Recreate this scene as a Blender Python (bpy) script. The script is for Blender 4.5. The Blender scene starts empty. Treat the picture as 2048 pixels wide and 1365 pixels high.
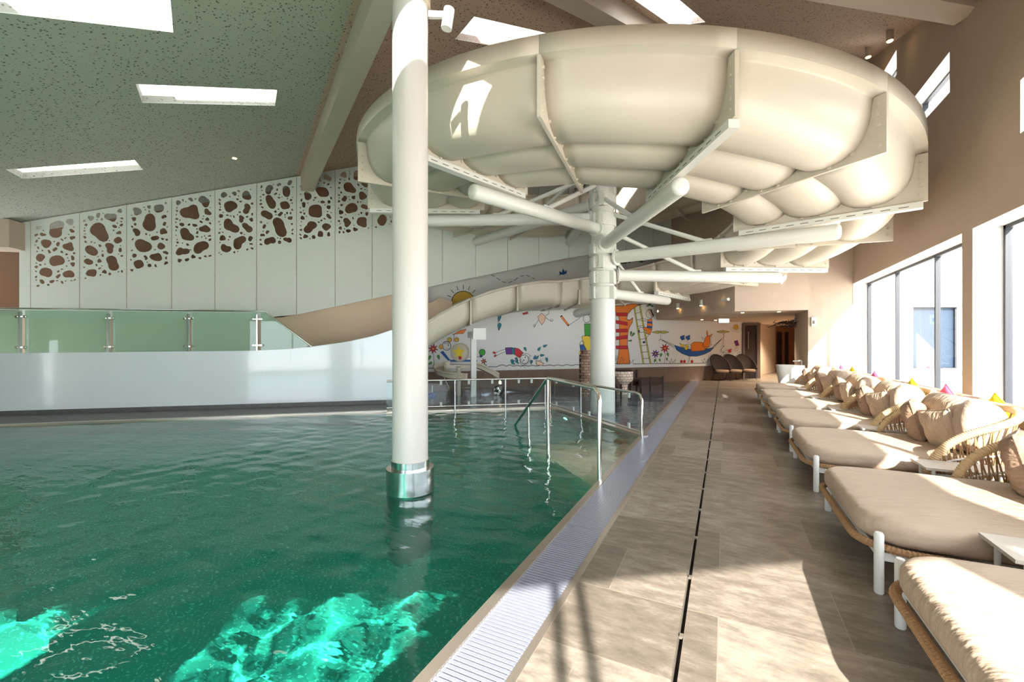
import bpy, math, random
from math import sin, cos, pi, radians, sqrt, atan2, hypot, floor
from mathutils import Vector, Matrix
from mathutils.geometry import tessellate_polygon
random.seed(7)
C = bpy.context.scene.collection

# ------------------------------------------------------------------ survey
# the photograph was surveyed: focal 856 px of 2048, eye 1.5 m, level, turned 26.4 deg left of the pool edge (+Y)
F, EYE, HY, CX = 856., 1.5, 687., 1024.
YAW = atan2(425, F); FW = (-sin(YAW), cos(YAW)); RT = (cos(YAW), sin(YAW))
def ray(x, y):
    l = (x-CX)/F
    return (FW[0]+l*RT[0], FW[1]+l*RT[1], -(y-HY)/F)
def on_z(x, y, z=0.):
    r = ray(x, y); t = (z-EYE)/r[2]
    return (r[0]*t, r[1]*t, z)
def on_v(x, y, P, d):                       # vertical plane through P running along d
    n = (-d[1], d[0]); r = ray(x, y)
    t = (P[0]*n[0]+P[1]*n[1])/(r[0]*n[0]+r[1]*n[1])
    return (r[0]*t, r[1]*t, EYE+r[2]*t)

# ------------------------------------------------------------------ materials
def lin(c):
    return tuple((v/255/12.92 if v/255 <= .04045 else ((v/255+.055)/1.055)**2.4) for v in c)+(1,)
MAT = {}
def mat(name, rgb, rough=.6, metal=0., bump=0., bdist=.01, bscale=60., var=0., vscale=8., coat=0., trans=0., detail=4, stretch=None, sub=0.):
    m = bpy.data.materials.new(name); m.use_nodes = True
    nt = m.node_tree; b = nt.nodes['Principled BSDF']; col = lin(rgb)
    b.inputs['Base Color'].default_value = col
    b.inputs['Roughness'].default_value = rough; b.inputs['Metallic'].default_value = metal
    b.inputs['Coat Weight'].default_value = coat
    b.inputs['Transmission Weight'].default_value = trans
    co = nt.nodes.new('ShaderNodeTexCoord'); src = co.outputs['Object']
    if stretch:
        mp = nt.nodes.new('ShaderNodeMapping'); mp.inputs['Scale'].default_value = stretch
        nt.links.new(src, mp.inputs[0]); src = mp.outputs[0]
    if var:
        n = nt.nodes.new('ShaderNodeTexNoise'); n.inputs['Scale'].default_value = vscale; n.inputs['Detail'].default_value = detail
        nt.links.new(src, n.inputs['Vector'])
        mx = nt.nodes.new('ShaderNodeMix'); mx.data_type = 'RGBA'
        mx.inputs[6].default_value = tuple(v*(1-var) for v in col[:3])+(1,)
        mx.inputs[7].default_value = tuple(min(1, v*(1+var)) for v in col[:3])+(1,)
        nt.links.new(n.outputs['Fac'], mx.inputs[0]); nt.links.new(mx.outputs[2], b.inputs['Base Color'])
    if bump:
        n = nt.nodes.new('ShaderNodeTexNoise'); n.inputs['Scale'].default_value = bscale; n.inputs['Detail'].default_value = 3
        nt.links.new(src, n.inputs['Vector'])
        bp = nt.nodes.new('ShaderNodeBump'); bp.inputs['Strength'].default_value = bump; bp.inputs['Distance'].default_value = bdist
        nt.links.new(n.outputs['Fac'], bp.inputs['Height']); nt.links.new(bp.outputs[0], b.inputs['Normal'])
    MAT[name] = m
    return m
mat('plaster', (200, 178, 158), .85, bump=.35, bscale=90, var=.06, vscale=3)
mat('plaster_white', (232, 228, 222), .7, bump=.15, bscale=90)
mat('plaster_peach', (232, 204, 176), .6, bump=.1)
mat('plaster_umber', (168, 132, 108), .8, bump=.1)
mat('plinth', (128, 104, 88), .75, var=.18, vscale=6, bump=.2, stretch=(1, 1, .3))
mat('stone_ledge', (98, 94, 92), .5, var=.35, vscale=9)
mat('gel_white', (210, 198, 178), .32, bump=.05, bscale=25, var=.03, vscale=3)
mat('gel_side', (210, 198, 179), .38, bump=.03, bscale=12, var=.03, vscale=3)
mat('white_paint', (228, 224, 214), .3)
mat('white_post', (204, 197, 190), .35, bump=.04, bscale=300)
mat('lacquer', (236, 238, 240), .12, coat=.4, bump=.02, bscale=1.2)
mat('panel_white', (232, 234, 224), .3, var=.02)
mat('steel', (200, 200, 200), .2, 1., bump=.03, bscale=8, stretch=(1, 1, 12))
mat('steel_polished', (225, 222, 215), .12, 1.)
mat('steel_grate', (176, 178, 194), .3, .5)
mat('steel_lip', (190, 178, 165), .3, .8)
mat('dark', (24, 22, 24), .6)
mat('frame_dark', (36, 38, 46), .45)
mat('linen', (196, 173, 152), .9, bump=.7, bdist=.025, bscale=7, stretch=(1, 2.2, 1.5), var=.07, vscale=14)
mat('linen_crease', (196, 172, 148), .9, bump=1., bdist=.06, bscale=6, stretch=(2.4, 1, 1), var=.08, vscale=14)
mat('linen_brown', (160, 131, 108), .9, bump=1., bdist=.05, bscale=7, stretch=(1, 1, 2.2), var=.1, vscale=14)
mat('rope', (176, 136, 96), .8, bump=.9, bscale=120, var=.25, vscale=60)
mat('rope_pale', (214, 182, 138), .75, bump=.3, bscale=120, var=.15, vscale=60)
mat('powder_white', (238, 236, 232), .45)
mat('table_top', (196, 184, 172), .5, var=.05)
mat('pink', (226, 96, 140), .8, bump=.4, bscale=200)
mat('yellow', (226, 208, 30), .8, bump=.4, bscale=200)
mat('wicker_dark', (62, 50, 46), .7, bump=.9, bscale=160, var=.25, vscale=50)
mat('seat_tan', (150, 124, 104), .85)
mat('blue_dark', (26, 34, 92), .4)
mat('door_dark', (12, 13, 30), .35)
mat('door_frame', (108, 96, 92), .4, .3)
mat('wood_wall', (150, 100, 68), .5, var=.25, vscale=4, stretch=(6, 6, .3))
mat('wood_dark', (44, 28, 22), .5, var=.2)
mat('wood_wet', (62, 38, 30), .55, var=.3, vscale=10, stretch=(1, 1, 5))
mat('branch', (84, 66, 54), .7)
mat('building', (244, 244, 244), .8)
mat('outside_ground', (225, 222, 216), .9)
mat('plastic_grey', (190, 190, 186), .4)

def nodemat(name):
    m = bpy.data.materials.new(name); m.use_nodes = True; nt = m.node_tree
    for n in list(nt.nodes): nt.nodes.remove(n)
    o = nt.nodes.new('ShaderNodeOutputMaterial'); MAT[name] = m
    return m, nt, o
def emit(name, rgb, s):
    m, nt, o = nodemat(name); e = nt.nodes.new('ShaderNodeEmission')
    e.inputs[0].default_value = lin(rgb); e.inputs[1].default_value = s; nt.links.new(e.outputs[0], o.inputs[0])
emit('lamp_warm', (255, 214, 140), 14.); emit('lamp_pool', (210, 255, 190), 6.); emit('sign_lit', (235, 245, 225), 1.6)
def thin_glass(name, tint, refl=.07, body=0., bodycol=(200, 230, 210)):
    m, nt, o = nodemat(name)
    t = nt.nodes.new('ShaderNodeBsdfTransparent'); t.inputs[0].default_value = lin(tint)
    g = nt.nodes.new('ShaderNodeBsdfGlossy'); g.inputs['Roughness'].default_value = .02
    lw = nt.nodes.new('ShaderNodeLayerWeight'); lw.inputs[0].default_value = .5
    pw = nt.nodes.new('ShaderNodeMath'); pw.operation = 'POWER'; pw.inputs[1].default_value = 4.5; nt.links.new(lw.outputs['Facing'], pw.inputs[0])
    fr = nt.nodes.new('ShaderNodeMath'); fr.operation = 'MULTIPLY_ADD'; fr.inputs[1].default_value = .9; fr.inputs[2].default_value = .05; nt.links.new(pw.outputs[0], fr.inputs[0])
    mx = nt.nodes.new('ShaderNodeMixShader'); nt.links.new(fr.outputs[0], mx.inputs[0])
    src = t.outputs[0]
    if body:
        d = nt.nodes.new('ShaderNodeBsdfDiffuse'); d.inputs[0].default_value = lin(bodycol)
        tl = nt.nodes.new('ShaderNodeBsdfTranslucent'); tl.inputs[0].default_value = lin(bodycol)
        ad = nt.nodes.new('ShaderNodeMixShader'); ad.inputs[0].default_value = .4
        nt.links.new(d.outputs[0], ad.inputs[1]); nt.links.new(tl.outputs[0], ad.inputs[2])
        m2 = nt.nodes.new('ShaderNodeMixShader'); m2.inputs[0].default_value = body
        nt.links.new(t.outputs[0], m2.inputs[1]); nt.links.new(ad.outputs[0], m2.inputs[2]); src = m2.outputs[0]
    nt.links.new(src, mx.inputs[1]); nt.links.new(g.outputs[0], mx.inputs[2]); nt.links.new(mx.outputs[0], o.inputs[0])
thin_glass('glass_clear', (246, 250, 250))
thin_glass('glass_fence', (226, 240, 240))
thin_glass('glass_frosted', (190, 230, 205), body=.72, bodycol=(190, 222, 200))
thin_glass('glass_room', (70, 84, 100))

# perforated acoustic ceiling
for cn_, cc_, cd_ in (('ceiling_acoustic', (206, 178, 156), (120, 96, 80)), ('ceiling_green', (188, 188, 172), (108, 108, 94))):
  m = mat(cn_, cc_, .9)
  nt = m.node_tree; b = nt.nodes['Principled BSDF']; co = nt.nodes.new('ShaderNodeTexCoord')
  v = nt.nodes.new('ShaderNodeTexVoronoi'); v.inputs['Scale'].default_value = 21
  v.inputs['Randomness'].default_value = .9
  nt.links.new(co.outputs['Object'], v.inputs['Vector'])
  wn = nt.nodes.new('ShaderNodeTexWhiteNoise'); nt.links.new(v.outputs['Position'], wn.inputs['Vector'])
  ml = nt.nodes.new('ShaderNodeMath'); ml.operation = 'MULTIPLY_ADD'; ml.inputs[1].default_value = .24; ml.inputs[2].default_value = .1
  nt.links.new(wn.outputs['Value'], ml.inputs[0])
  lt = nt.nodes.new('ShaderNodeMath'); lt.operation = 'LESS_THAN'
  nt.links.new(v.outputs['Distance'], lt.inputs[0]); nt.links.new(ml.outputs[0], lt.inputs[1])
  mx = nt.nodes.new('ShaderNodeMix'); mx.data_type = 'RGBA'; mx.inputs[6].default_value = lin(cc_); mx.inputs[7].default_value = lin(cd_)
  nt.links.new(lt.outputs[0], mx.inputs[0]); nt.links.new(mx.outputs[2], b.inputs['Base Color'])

# stone tiles of the pool deck
m = mat('deck_tiles', (160, 145, 130), .35)
nt = m.node_tree; b = nt.nodes['Principled BSDF']; co = nt.nodes.new('ShaderNodeTexCoord')
mp = nt.nodes.new('ShaderNodeMapping'); nt.links.new(co.outputs['Object'], mp.inputs[0])
mp.inputs['Location'].default_value = (.63, .3, 0)
br = nt.nodes.new('ShaderNodeTexBrick'); nt.links.new(mp.outputs[0], br.inputs['Vector'])
br.inputs['Scale'].default_value = 1; br.inputs['Brick Width'].default_value = 1.2; br.inputs['Row Height'].default_value = .58
br.inputs['Mortar Size'].default_value = .003; br.inputs['Mortar Smooth'].default_value = .1; br.inputs['Bias'].default_value = -.1
br.inputs['Color1'].default_value = (1, 1, 1, 1); br.inputs['Color2'].default_value = (0, 0, 0, 1)
br.inputs['Mortar'].default_value = (.5, .5, .5, 1)
nz = nt.nodes.new('ShaderNodeTexNoise'); nz.inputs['Scale'].default_value = 1.; nz.inputs['Detail'].default_value = 12; nz.inputs['Roughness'].default_value = .78
m2 = nt.nodes.new('ShaderNodeMapping'); m2.inputs['Scale'].default_value = (4.2, 11., 1); m2.inputs['Rotation'].default_value = (0, 0, .35)
nt.links.new(co.outputs['Object'], m2.inputs[0]); nt.links.new(m2.outputs[0], nz.inputs['Vector'])
rp = nt.nodes.new('ShaderNodeValToRGB'); e = rp.color_ramp.elements
e[0].position = .14; e[0].color = lin((62, 55, 50)); e[1].position = .84; e[1].color = lin((182, 169, 154))
k = rp.color_ramp.elements.new(.5); k.color = lin((122, 110, 98))
ad = nt.nodes.new('ShaderNodeMath'); ad.operation = 'MULTIPLY_ADD'; ad.inputs[1].default_value = .2; ad.inputs[2].default_value = -.08
bw = nt.nodes.new('ShaderNodeRGBToBW'); nt.links.new(br.outputs['Color'], bw.inputs[0]); nt.links.new(bw.outputs[0], ad.inputs[0])
a2 = nt.nodes.new('ShaderNodeMath'); a2.operation = 'ADD'; nt.links.new(nz.outputs['Fac'], a2.inputs[0]); nt.links.new(ad.outputs[0], a2.inputs[1])
nt.links.new(a2.outputs[0], rp.inputs[0])
mx = nt.nodes.new('ShaderNodeMix'); mx.data_type = 'RGBA'; mx.inputs[7].default_value = lin((150, 136, 120))
nt.links.new(br.outputs['Fac'], mx.inputs[0]); nt.links.new(rp.outputs[0], mx.inputs[6]); nt.links.new(mx.outputs[2], b.inputs['Base Color'])
bp = nt.nodes.new('ShaderNodeBump'); bp.inputs['Strength'].default_value = .25; bp.inputs['Distance'].default_value = .01
nt.links.new(nz.outputs['Fac'], bp.inputs['Height']); nt.links.new(bp.outputs[0], b.inputs['Normal'])

# embossed stainless pool floor
m = mat('pool_steel', (196, 216, 208), .45, 0.)
nt = m.node_tree; b = nt.nodes['Principled BSDF']; co = nt.nodes.new('ShaderNodeTexCoord')
mp = nt.nodes.new('ShaderNodeMapping'); mp.inputs['Rotation'].default_value = (0, 0, radians(45)); mp.inputs['Scale'].default_value = (20, 20, 20)
nt.links.new(co.outputs['Object'], mp.inputs[0])
fr = nt.nodes.new('ShaderNodeVectorMath'); fr.operation = 'FRACTION'; nt.links.new(mp.outputs[0], fr.inputs[0])
sb = nt.nodes.new('ShaderNodeVectorMath'); sb.operation = 'SUBTRACT'; sb.inputs[1].default_value = (.5, .5, .5); nt.links.new(fr.outputs[0], sb.inputs[0])
mu = nt.nodes.new('ShaderNodeVectorMath'); mu.operation = 'MULTIPLY'; mu.inputs[1].default_value = (1, 1, 0); nt.links.new(sb.outputs[0], mu.inputs[0])
ln = nt.nodes.new('ShaderNodeVectorMath'); ln.operation = 'LENGTH'; nt.links.new(mu.outputs[0], ln.inputs[0])
lt = nt.nodes.new('ShaderNodeMath'); lt.operation = 'LESS_THAN'; lt.inputs[1].default_value = .17; nt.links.new(ln.outputs['Value'], lt.inputs[0])
mx = nt.nodes.new('ShaderNodeMix'); mx.data_type = 'RGBA'; mx.inputs[6].default_value = lin((168, 196, 186)); mx.inputs[7].default_value = lin((250, 255, 252))
nt.links.new(lt.outputs[0], mx.inputs[0]); nt.links.new(mx.outputs[2], b.inputs['Base Color'])
mat('pool_steel_plain', (176, 200, 190), .45)
mat('pool_ramp', (240, 226, 200), .6, var=.08)
mat('kids_floor', (118, 126, 146), .6, var=.35, vscale=1.2)

# brick
m = mat('brick', (150, 110, 90), .8)
nt = m.node_tree; b = nt.nodes['Principled BSDF']; br = nt.nodes.new('ShaderNodeTexBrick'); co = nt.nodes.new('ShaderNodeTexCoord')
cb = nt.nodes.new('ShaderNodeCombineXYZ'); sx = nt.nodes.new('ShaderNodeSeparateXYZ'); nt.links.new(co.outputs['Object'], sx.inputs[0])
ad = nt.nodes.new('ShaderNodeMath'); nt.links.new(sx.outputs[0], ad.inputs[0]); nt.links.new(sx.outputs[1], ad.inputs[1])
nt.links.new(ad.outputs[0], cb.inputs[0]); nt.links.new(sx.outputs[2], cb.inputs[1]); nt.links.new(cb.outputs[0], br.inputs['Vector'])
br.inputs['Scale'].default_value = 1; br.inputs['Brick Width'].default_value = .15; br.inputs['Row Height'].default_value = .08; br.inputs['Mortar Size'].default_value = .006
br.inputs['Color1'].default_value = lin((190, 160, 140)); br.inputs['Color2'].default_value = lin((140, 104, 84)); br.inputs['Mortar'].default_value = lin((60, 40, 32))
nt.links.new(br.outputs['Color'], b.inputs['Base Color'])

mm = MAT['brick'].copy(); mm.name = 'brick_pale'; MAT['brick_pale'] = mm
for nd in mm.node_tree.nodes:
    if nd.type == 'TEX_BRICK': nd.inputs['Color1'].default_value = lin((236, 216, 198)); nd.inputs['Color2'].default_value = lin((206, 176, 156)); nd.inputs['Mortar'].default_value = lin((84, 60, 52))
mat('glass_mirror', (40, 56, 74), .5)
mat('plaster_light', (206, 190, 172), .8, bump=.2, bscale=90)
mat('frame_soft', (120, 112, 100), .6)
# water: refracting surface, tinted by the depth of the water under it
WATER_DEEP, WATER_SHALLOW = (.026, .42, .32), (.9, .95, .93)
m = bpy.data.materials.new('water'); m.use_nodes = True; nt = m.node_tree; MAT['water'] = m
g = nt.nodes['Principled BSDF']; g.inputs['Transmission Weight'].default_value = 1; g.inputs['Roughness'].default_value = 0; g.inputs['IOR'].default_value = 1.33
co = nt.nodes.new('ShaderNodeTexCoord'); n1 = nt.nodes.new('ShaderNodeTexNoise'); n1.inputs['Scale'].default_value = 3.2; n1.inputs['Detail'].default_value = 3
mp = nt.nodes.new('ShaderNodeMapping'); mp.inputs['Scale'].default_value = (1, 2.2, 1); mp.inputs['Rotation'].default_value = (0, 0, .5)
nt.links.new(co.outputs['Object'], mp.inputs[0]); nt.links.new(mp.outputs[0], n1.inputs['Vector'])
bp = nt.nodes.new('ShaderNodeBump'); bp.inputs['Strength'].default_value = .3; bp.inputs['Distance'].default_value = .03
nt.links.new(n1.outputs['Fac'], bp.inputs['Height']); nt.links.new(bp.outputs[0], g.inputs['Normal'])
# how much the water tints depends on its depth: deep main basin, shallow entry platform, shallow children's basin
def line_dist(P, n):
    d = nt.nodes.new('ShaderNodeVectorMath'); d.operation = 'DOT_PRODUCT'; d.inputs[1].default_value = (n[0], n[1], 0); nt.links.new(co.outputs['Object'], d.inputs[0])
    a = nt.nodes.new('ShaderNodeMath'); a.operation = 'SUBTRACT'; a.inputs[1].default_value = P[0]*n[0]+P[1]*n[1]; nt.links.new(d.outputs['Value'], a.inputs[0]); return a.outputs[0]
def mathn(op, a, b):
    k = nt.nodes.new('ShaderNodeMath'); k.operation = op
    for i, v in enumerate((a, b)):
        if isinstance(v, (int, float)): k.inputs[i].default_value = v
        else: nt.links.new(v, k.inputs[i])
    return k.outputs[0]
def ramp(v, a, b):
    k = nt.nodes.new('ShaderNodeMapRange'); k.inputs['From Min'].default_value = a; k.inputs['From Max'].default_value = b; nt.links.new(v, k.inputs[0]); return k.outputs[0]
kid = ramp(mathn('MAXIMUM', line_dist((-3.66, 9.38), (-.624, .781)), line_dist((-3.66, 9.38), (.69, .724))), -.1, .05)
plat = mathn('MULTIPLY', ramp(line_dist((-1.19, 4.57), (-.7071, .7071)), 3.3, 1.2), ramp(line_dist((-1.19, 4.57), (.7071, .7071)), -.25, .15))
sh = mathn('MAXIMUM', kid, plat)
mx = nt.nodes.new('ShaderNodeMix'); mx.data_type = 'RGBA'; mx.inputs[6].default_value = WATER_DEEP+(1,); mx.inputs[7].default_value = WATER_SHALLOW+(1,)
nt.links.new(sh, mx.inputs[0]); nt.links.new(mx.outputs[2], g.inputs['Base Color'])

# ------------------------------------------------------------------ mesh builder
class MB:
    def __init__(s): s.v = []; s.f = []; s.m = []; s.mats = []
    def mi(s, name):
        if name not in s.mats: s.mats.append(name)
        return s.mats.index(name)
    def add(s, vs, fs, mt):
        o = len(s.v); k = s.mi(mt); s.v += [tuple(p) for p in vs]
        for f in fs: s.f.append([o+i for i in f]); s.m.append(k)
        return s
    def box(s, x0, x1, y0, y1, z0, z1, mt):
        vs = [(x, y, z) for z in (z0, z1) for y in (y0, y1) for x in (x0, x1)]
        return s.add(vs, [(0, 2, 3, 1), (4, 5, 7, 6), (0, 1, 5, 4), (2, 6, 7, 3), (0, 4, 6, 2), (1, 3, 7, 5)], mt)
    def bar(s, a, b, w, h, mt, up=(0, 0, 1), ext=0.):     # rectangular bar from a to b
        a = Vector(a); b = Vector(b); d = (b-a).normalized(); a -= d*ext; b += d*ext
        u = Vector(up); r = d.cross(u)
        if r.length < 1e-4: r = d.cross(Vector((1, 0, 0)))
        r.normalize(); u = r.cross(d).normalized()
        vs = [p+r*sx*w/2+u*sz*h/2 for p in (a, b) for sx, sz in ((-1, -1), (1, -1), (1, 1), (-1, 1))]
        return s.add(vs, [(0, 3, 2, 1), (4, 5, 6, 7), (0, 1, 5, 4), (1, 2, 6, 5), (2, 3, 7, 6), (3, 0, 4, 7)], mt)
    def tube(s, pts, r, mt, n=10, closed=False, caps=True):
        P = [Vector(p) for p in pts]; N = len(P); R = r if isinstance(r, (list, tuple)) else [r]*N
        vs = []; prev = None
        for i, p in enumerate(P):
            if closed: t = P[(i+1) % N]-P[i-1]
            else: t = P[min(i+1, N-1)]-P[max(i-1, 0)]
            t.normalize()
            if prev is None:
                a = t.orthogonal().normalized()
            else:
                a = (prev-t*prev.dot(t))
                a = a.normalized() if a.length > 1e-6 else t.orthogonal().normalized()
            prev = a; b_ = t.cross(a)
            for k in range(n): vs.append(p+(a*cos(2*pi*k/n)+b_*sin(2*pi*k/n))*R[i])
        fs = []
        for i in range(N if closed else N-1):
            j = (i+1) % N
            for k in range(n): fs.append((i*n+k, i*n+(k+1) % n, j*n+(k+1) % n, j*n+k))
        if caps and not closed:
            fs.append(tuple(reversed(range(n)))); fs.append(tuple((N-1)*n+k for k in range(n)))
        return s.add(vs, fs, mt)
    def lathe(s, prof, c, mt, n=32, axis=None):
        vs = []; ax = Vector(axis or (0, 0, 1)).normalized()
        u = ax.orthogonal().normalized() if axis else Vector((1, 0, 0)); w = ax.cross(u)
        c = Vector(c)
        for r, z in prof:
            for k in range(n): vs.append(c+ax*z+(u*cos(2*pi*k/n)+w*sin(2*pi*k/n))*r)
        fs = []
        for i in range(len(prof)-1):
            for k in range(n): fs.append((i*n+k, i*n+(k+1) % n, (i+1)*n+(k+1) % n, (i+1)*n+k))
        if prof[0][0] > 1e-4: fs.append(tuple(reversed(range(n))))
        if prof[-1][0] > 1e-4: fs.append(tuple((len(prof)-1)*n+k for k in range(n)))
        return s.add(vs, fs, mt)
    def plate(s, loops, fn, mt, thick=True, side=None):   # loops[0] outline, rest holes; fn(u, v, k) -> 3-D on face k
        tris = tessellate_polygon([[Vector((p[0], p[1], 0)) for p in L] for L in loops])
        flat = [p for L in loops for p in L]; n = len(flat)
        vs = [fn(p[0], p[1], 0) for p in flat]; fs = [tuple(t) for t in tris]
        if thick:
            vs += [fn(p[0], p[1], 1) for p in flat]; fs += [tuple(n+i for i in reversed(t)) for t in tris]
        s.add(vs, fs, mt)
        if thick:
            base = len(s.v)-2*n; o = 0; k = s.mi(side or mt)
            for L in loops:
                m = len(L)
                for i in range(m):
                    a, b_ = base+o+i, base+o+(i+1) % m
                    s.f.append([a, b_, b_+n, a+n]); s.m.append(k)
                o += m
        return s
    def grid(s, rows, mt, close_u=False, close_v=False):
        nr, nc = len(rows), len(rows[0]); fs = []
        for i in range(nr if close_v else nr-1):
            for j in range(nc if close_u else nc-1):
                a, b_ = i, (i+1) % nr; c, d = j, (j+1) % nc
                fs.append((a*nc+c, a*nc+d, b_*nc+d, b_*nc+c))
        return s.add([p for r in rows for p in r], fs, mt)
    def build(s, name, parent=None, smooth=False, **kw):
        o0 = Vector(parent_world(parent)) if parent and not kw.get('local') else Vector((0, 0, 0))
        me = bpy.data.meshes.new(name); me.from_pydata([Vector(p)-o0 for p in s.v], [], s.f); me.update()
        for mm in s.mats: me.materials.append(MAT[mm])
        me.polygons.foreach_set('material_index', s.m)
        if smooth:
            me.polygons.foreach_set('use_smooth', [True]*len(me.polygons))
            if smooth != 'all': me.set_sharp_from_angle(angle=radians(smooth if smooth is not True else 40))
        o = bpy.data.objects.new(name, me); C.objects.link(o)
        if parent: o.parent = parent
        return o
def parent_world(p):
    v = Vector((0, 0, 0))
    while p is not None: v += Vector(p.location); p = p.parent
    return v
def fixnormals(o):
    import bmesh
    b = bmesh.new(); b.from_mesh(o.data); bmesh.ops.recalc_face_normals(b, faces=b.faces); b.to_mesh(o.data); b.free(); return o
def tag(o, label=None, cat=None, group=None, kind=None):
    if label: o['label'] = label
    if cat: o['category'] = cat
    if group: o['group'] = group
    if kind: o['kind'] = kind
    return o
def thing(name, label, cat, loc=(0, 0, 0), group=None, kind=None):
    o = bpy.data.objects.new(name, None); C.objects.link(o); o.location = loc; o.empty_display_size = .1
    return tag(o, label, cat, group, kind)
def struct(o, label=None, cat=None): return tag(o, label, cat, kind='structure')
def copy_tree(o, parent=None):
    c = o.copy(); C.objects.link(c)
    if parent: c.parent = parent
    for ch in list(o.children): copy_tree(ch, c)
    return c

# ------------------------------------------------------------------ plan
RX = 3.0; GX = 3.33                              # right wall inner face, its glass
def zG(x, y): return 6.0+.147*x+.248*y            # roof slope on the left
def zR(x, y): return 4.236-.2896*x+.3742*y        # roof slope on the right
def ridge(y): return -4.04+.289*y
def zC(x, y): return zG(x, y) if x < ridge(y) else zR(x, y)
D45 = (sin(radians(45)), cos(radians(45)))
MP = (-2.6, 17.3)                                 # mural wall passes here, heading 45 deg
PD = (.771, .637); PP = (-13.4, 3.2)              # parapet of the slide run-out
SP = (-15.1, 5.3)                                 # perforated screen, parallel to it
SN = (-.637, .771)
MC = (-2.411, 9.475)                              # centre of the slide
WL0 = (-11.8, 2.83); WLD = (.756, .654)           # far edge of the big pool
BP0 = (1.8, -1.65); BD = (.814, .581)             # glazed wall behind the camera
def along(P, d, t, off=0.): return (P[0]+d[0]*t-d[1]*off, P[1]+d[1]*t+d[0]*off)

# ------------------------------------------------------------------ room shell
# floor slab (deck) with its drainage slot
fl = MB(); DK = [(-.83, -8), (3.6, -8), (3.6, 34), (-.83, 34)]
fl.box(-.83, -.212, -8, 21.2, -.25, 0, 'deck_tiles'); fl.box(-.188, 3.3, -8, 16.4, -.25, 0, 'deck_tiles'); fl.box(-.188, 3.55, 16.4, 34, -.25, 0, 'deck_tiles')
fl.box(-.212, -.188, -8, 21.2, -.25, -.05, 'dark'); fl.plate([[(3.55, 17), (6.25, 32), (3.55, 32)]], lambda u, v, k: (u, v, (-.26, -.01)[k]), 'deck_tiles'); fl.box(-8, -.188, 21.2, 34, -.25, 0, 'deck_tiles')
fl.box(-.188, 3.5, 20, 34, -.26, -.01, 'deck_tiles')
struct(fl.build('floor'), 'grey brown stone tiled pool deck under the daybeds', 'floor')

# right wall with windows
def yz_wall(name, x0, x1, y0, y1, top, holes, mt, side):
    m = MB(); ys = [y0+(y1-y0)*i/12 for i in range(13)]
    outer = [(y0, -.2), (y1, -.2)]+[(y, top(y)) for y in reversed(ys)]
    m.plate([outer]+holes, lambda u, v, k: ((x0, x1)[k], u, v), mt, side=side)
    return m.build(name)
def rect(y0, y1, z0, z1): return [(y0, z0), (y0, z1), (y1, z1), (y1, z0)]
HIGH = [(5.3, 6.9, 3.88, 4.48), (8.6, 10.25, 5.24, 5.84), (10.79, 12.4, 6.73, 7.22)]
BIG = [(-.62, 7.94, .6, 3.05), (8.23, 13.93, .6, 3.05)]
wr = yz_wall('wall_right', RX, RX+.36, -.72, 13.94, lambda y: zR(RX, y)+.3, [rect(*h) for h in HIGH+BIG], 'plaster', 'plaster_white')
struct(wr, 'tall beige plastered wall with the big windows and small high windows', 'wall')
# return wall facing the camera past the last window, corridor bulkhead and pier
m = MB()
m.box(2.35, 3.36, 13.94, 16.4, 0, 10.2, 'plaster')
m.box(2.02, 2.35, 13.9, 16.4, 0, 10.2, 'plaster')
struct(m.build('wall_pier'), 'beige plastered pier between the window and the corridor', 'wall')
bk = MB()       # bulkhead over the corridor, soffit at 2.4 m
bk.plate([[(.26, 13.57), (2.03, 13.86), (2.03, 16.42), (3.45, 16.42), (6.3, 32), (-2., 32), (.9, 20.8), (-2.35, 17.25)]],
         lambda u, v, k: (u, v, (2.4, 10.5)[k]), 'plaster')
struct(bk.build('ceiling_bulkhead'), 'dropped beige bulkhead above the corridor entrance', 'ceiling')
# mural wall: plinth and painted upper part
mw = MB(); a = along(MP, D45, -8.75); b_ = along(MP, D45, 4.62)
def onm(t, z, off=0.): p = along(MP, D45, t, off); return (p[0], p[1], z)
mw.plate([[(-8.75, -1.5), (4.62, -1.5), (4.62, .57), (-8.75, .57)]], lambda u, v, k: onm(u, v, k*.3), 'plinth')
mw.plate([[(-8.75, .57), (5.4, .57), (5.4, 11.5), (-8.75, 9)]], lambda u, v, k: onm(u, v, -.02+k*.3), 'plaster_white')
struct(mw.build('wall_back'), 'white wall with the painted children mural above a brown plinth', 'wall')
# wall behind the perforated screen
sw = MB(); s0 = along(SP, PD, -6, 1.1); s1 = along(SP, PD, 17.5, 1.1)
def ons(t, z, off=0.): p = along(SP, PD, t, off); return (p[0], p[1], z)
sw.plate([[(-6, -1), (8.8, -1), (8.8, 12), (-6, 12)]], lambda u, v, k: ons(u, v, 1.1+k*.2), 'plaster_umber')
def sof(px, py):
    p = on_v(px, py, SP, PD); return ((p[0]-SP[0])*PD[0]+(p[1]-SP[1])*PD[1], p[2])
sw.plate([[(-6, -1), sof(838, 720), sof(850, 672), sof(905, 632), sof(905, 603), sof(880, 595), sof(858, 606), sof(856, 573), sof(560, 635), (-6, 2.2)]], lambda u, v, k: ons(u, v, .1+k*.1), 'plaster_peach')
struct(sw.build('wall_left'), 'peach plastered wall behind the perforated screen', 'wall')
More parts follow.
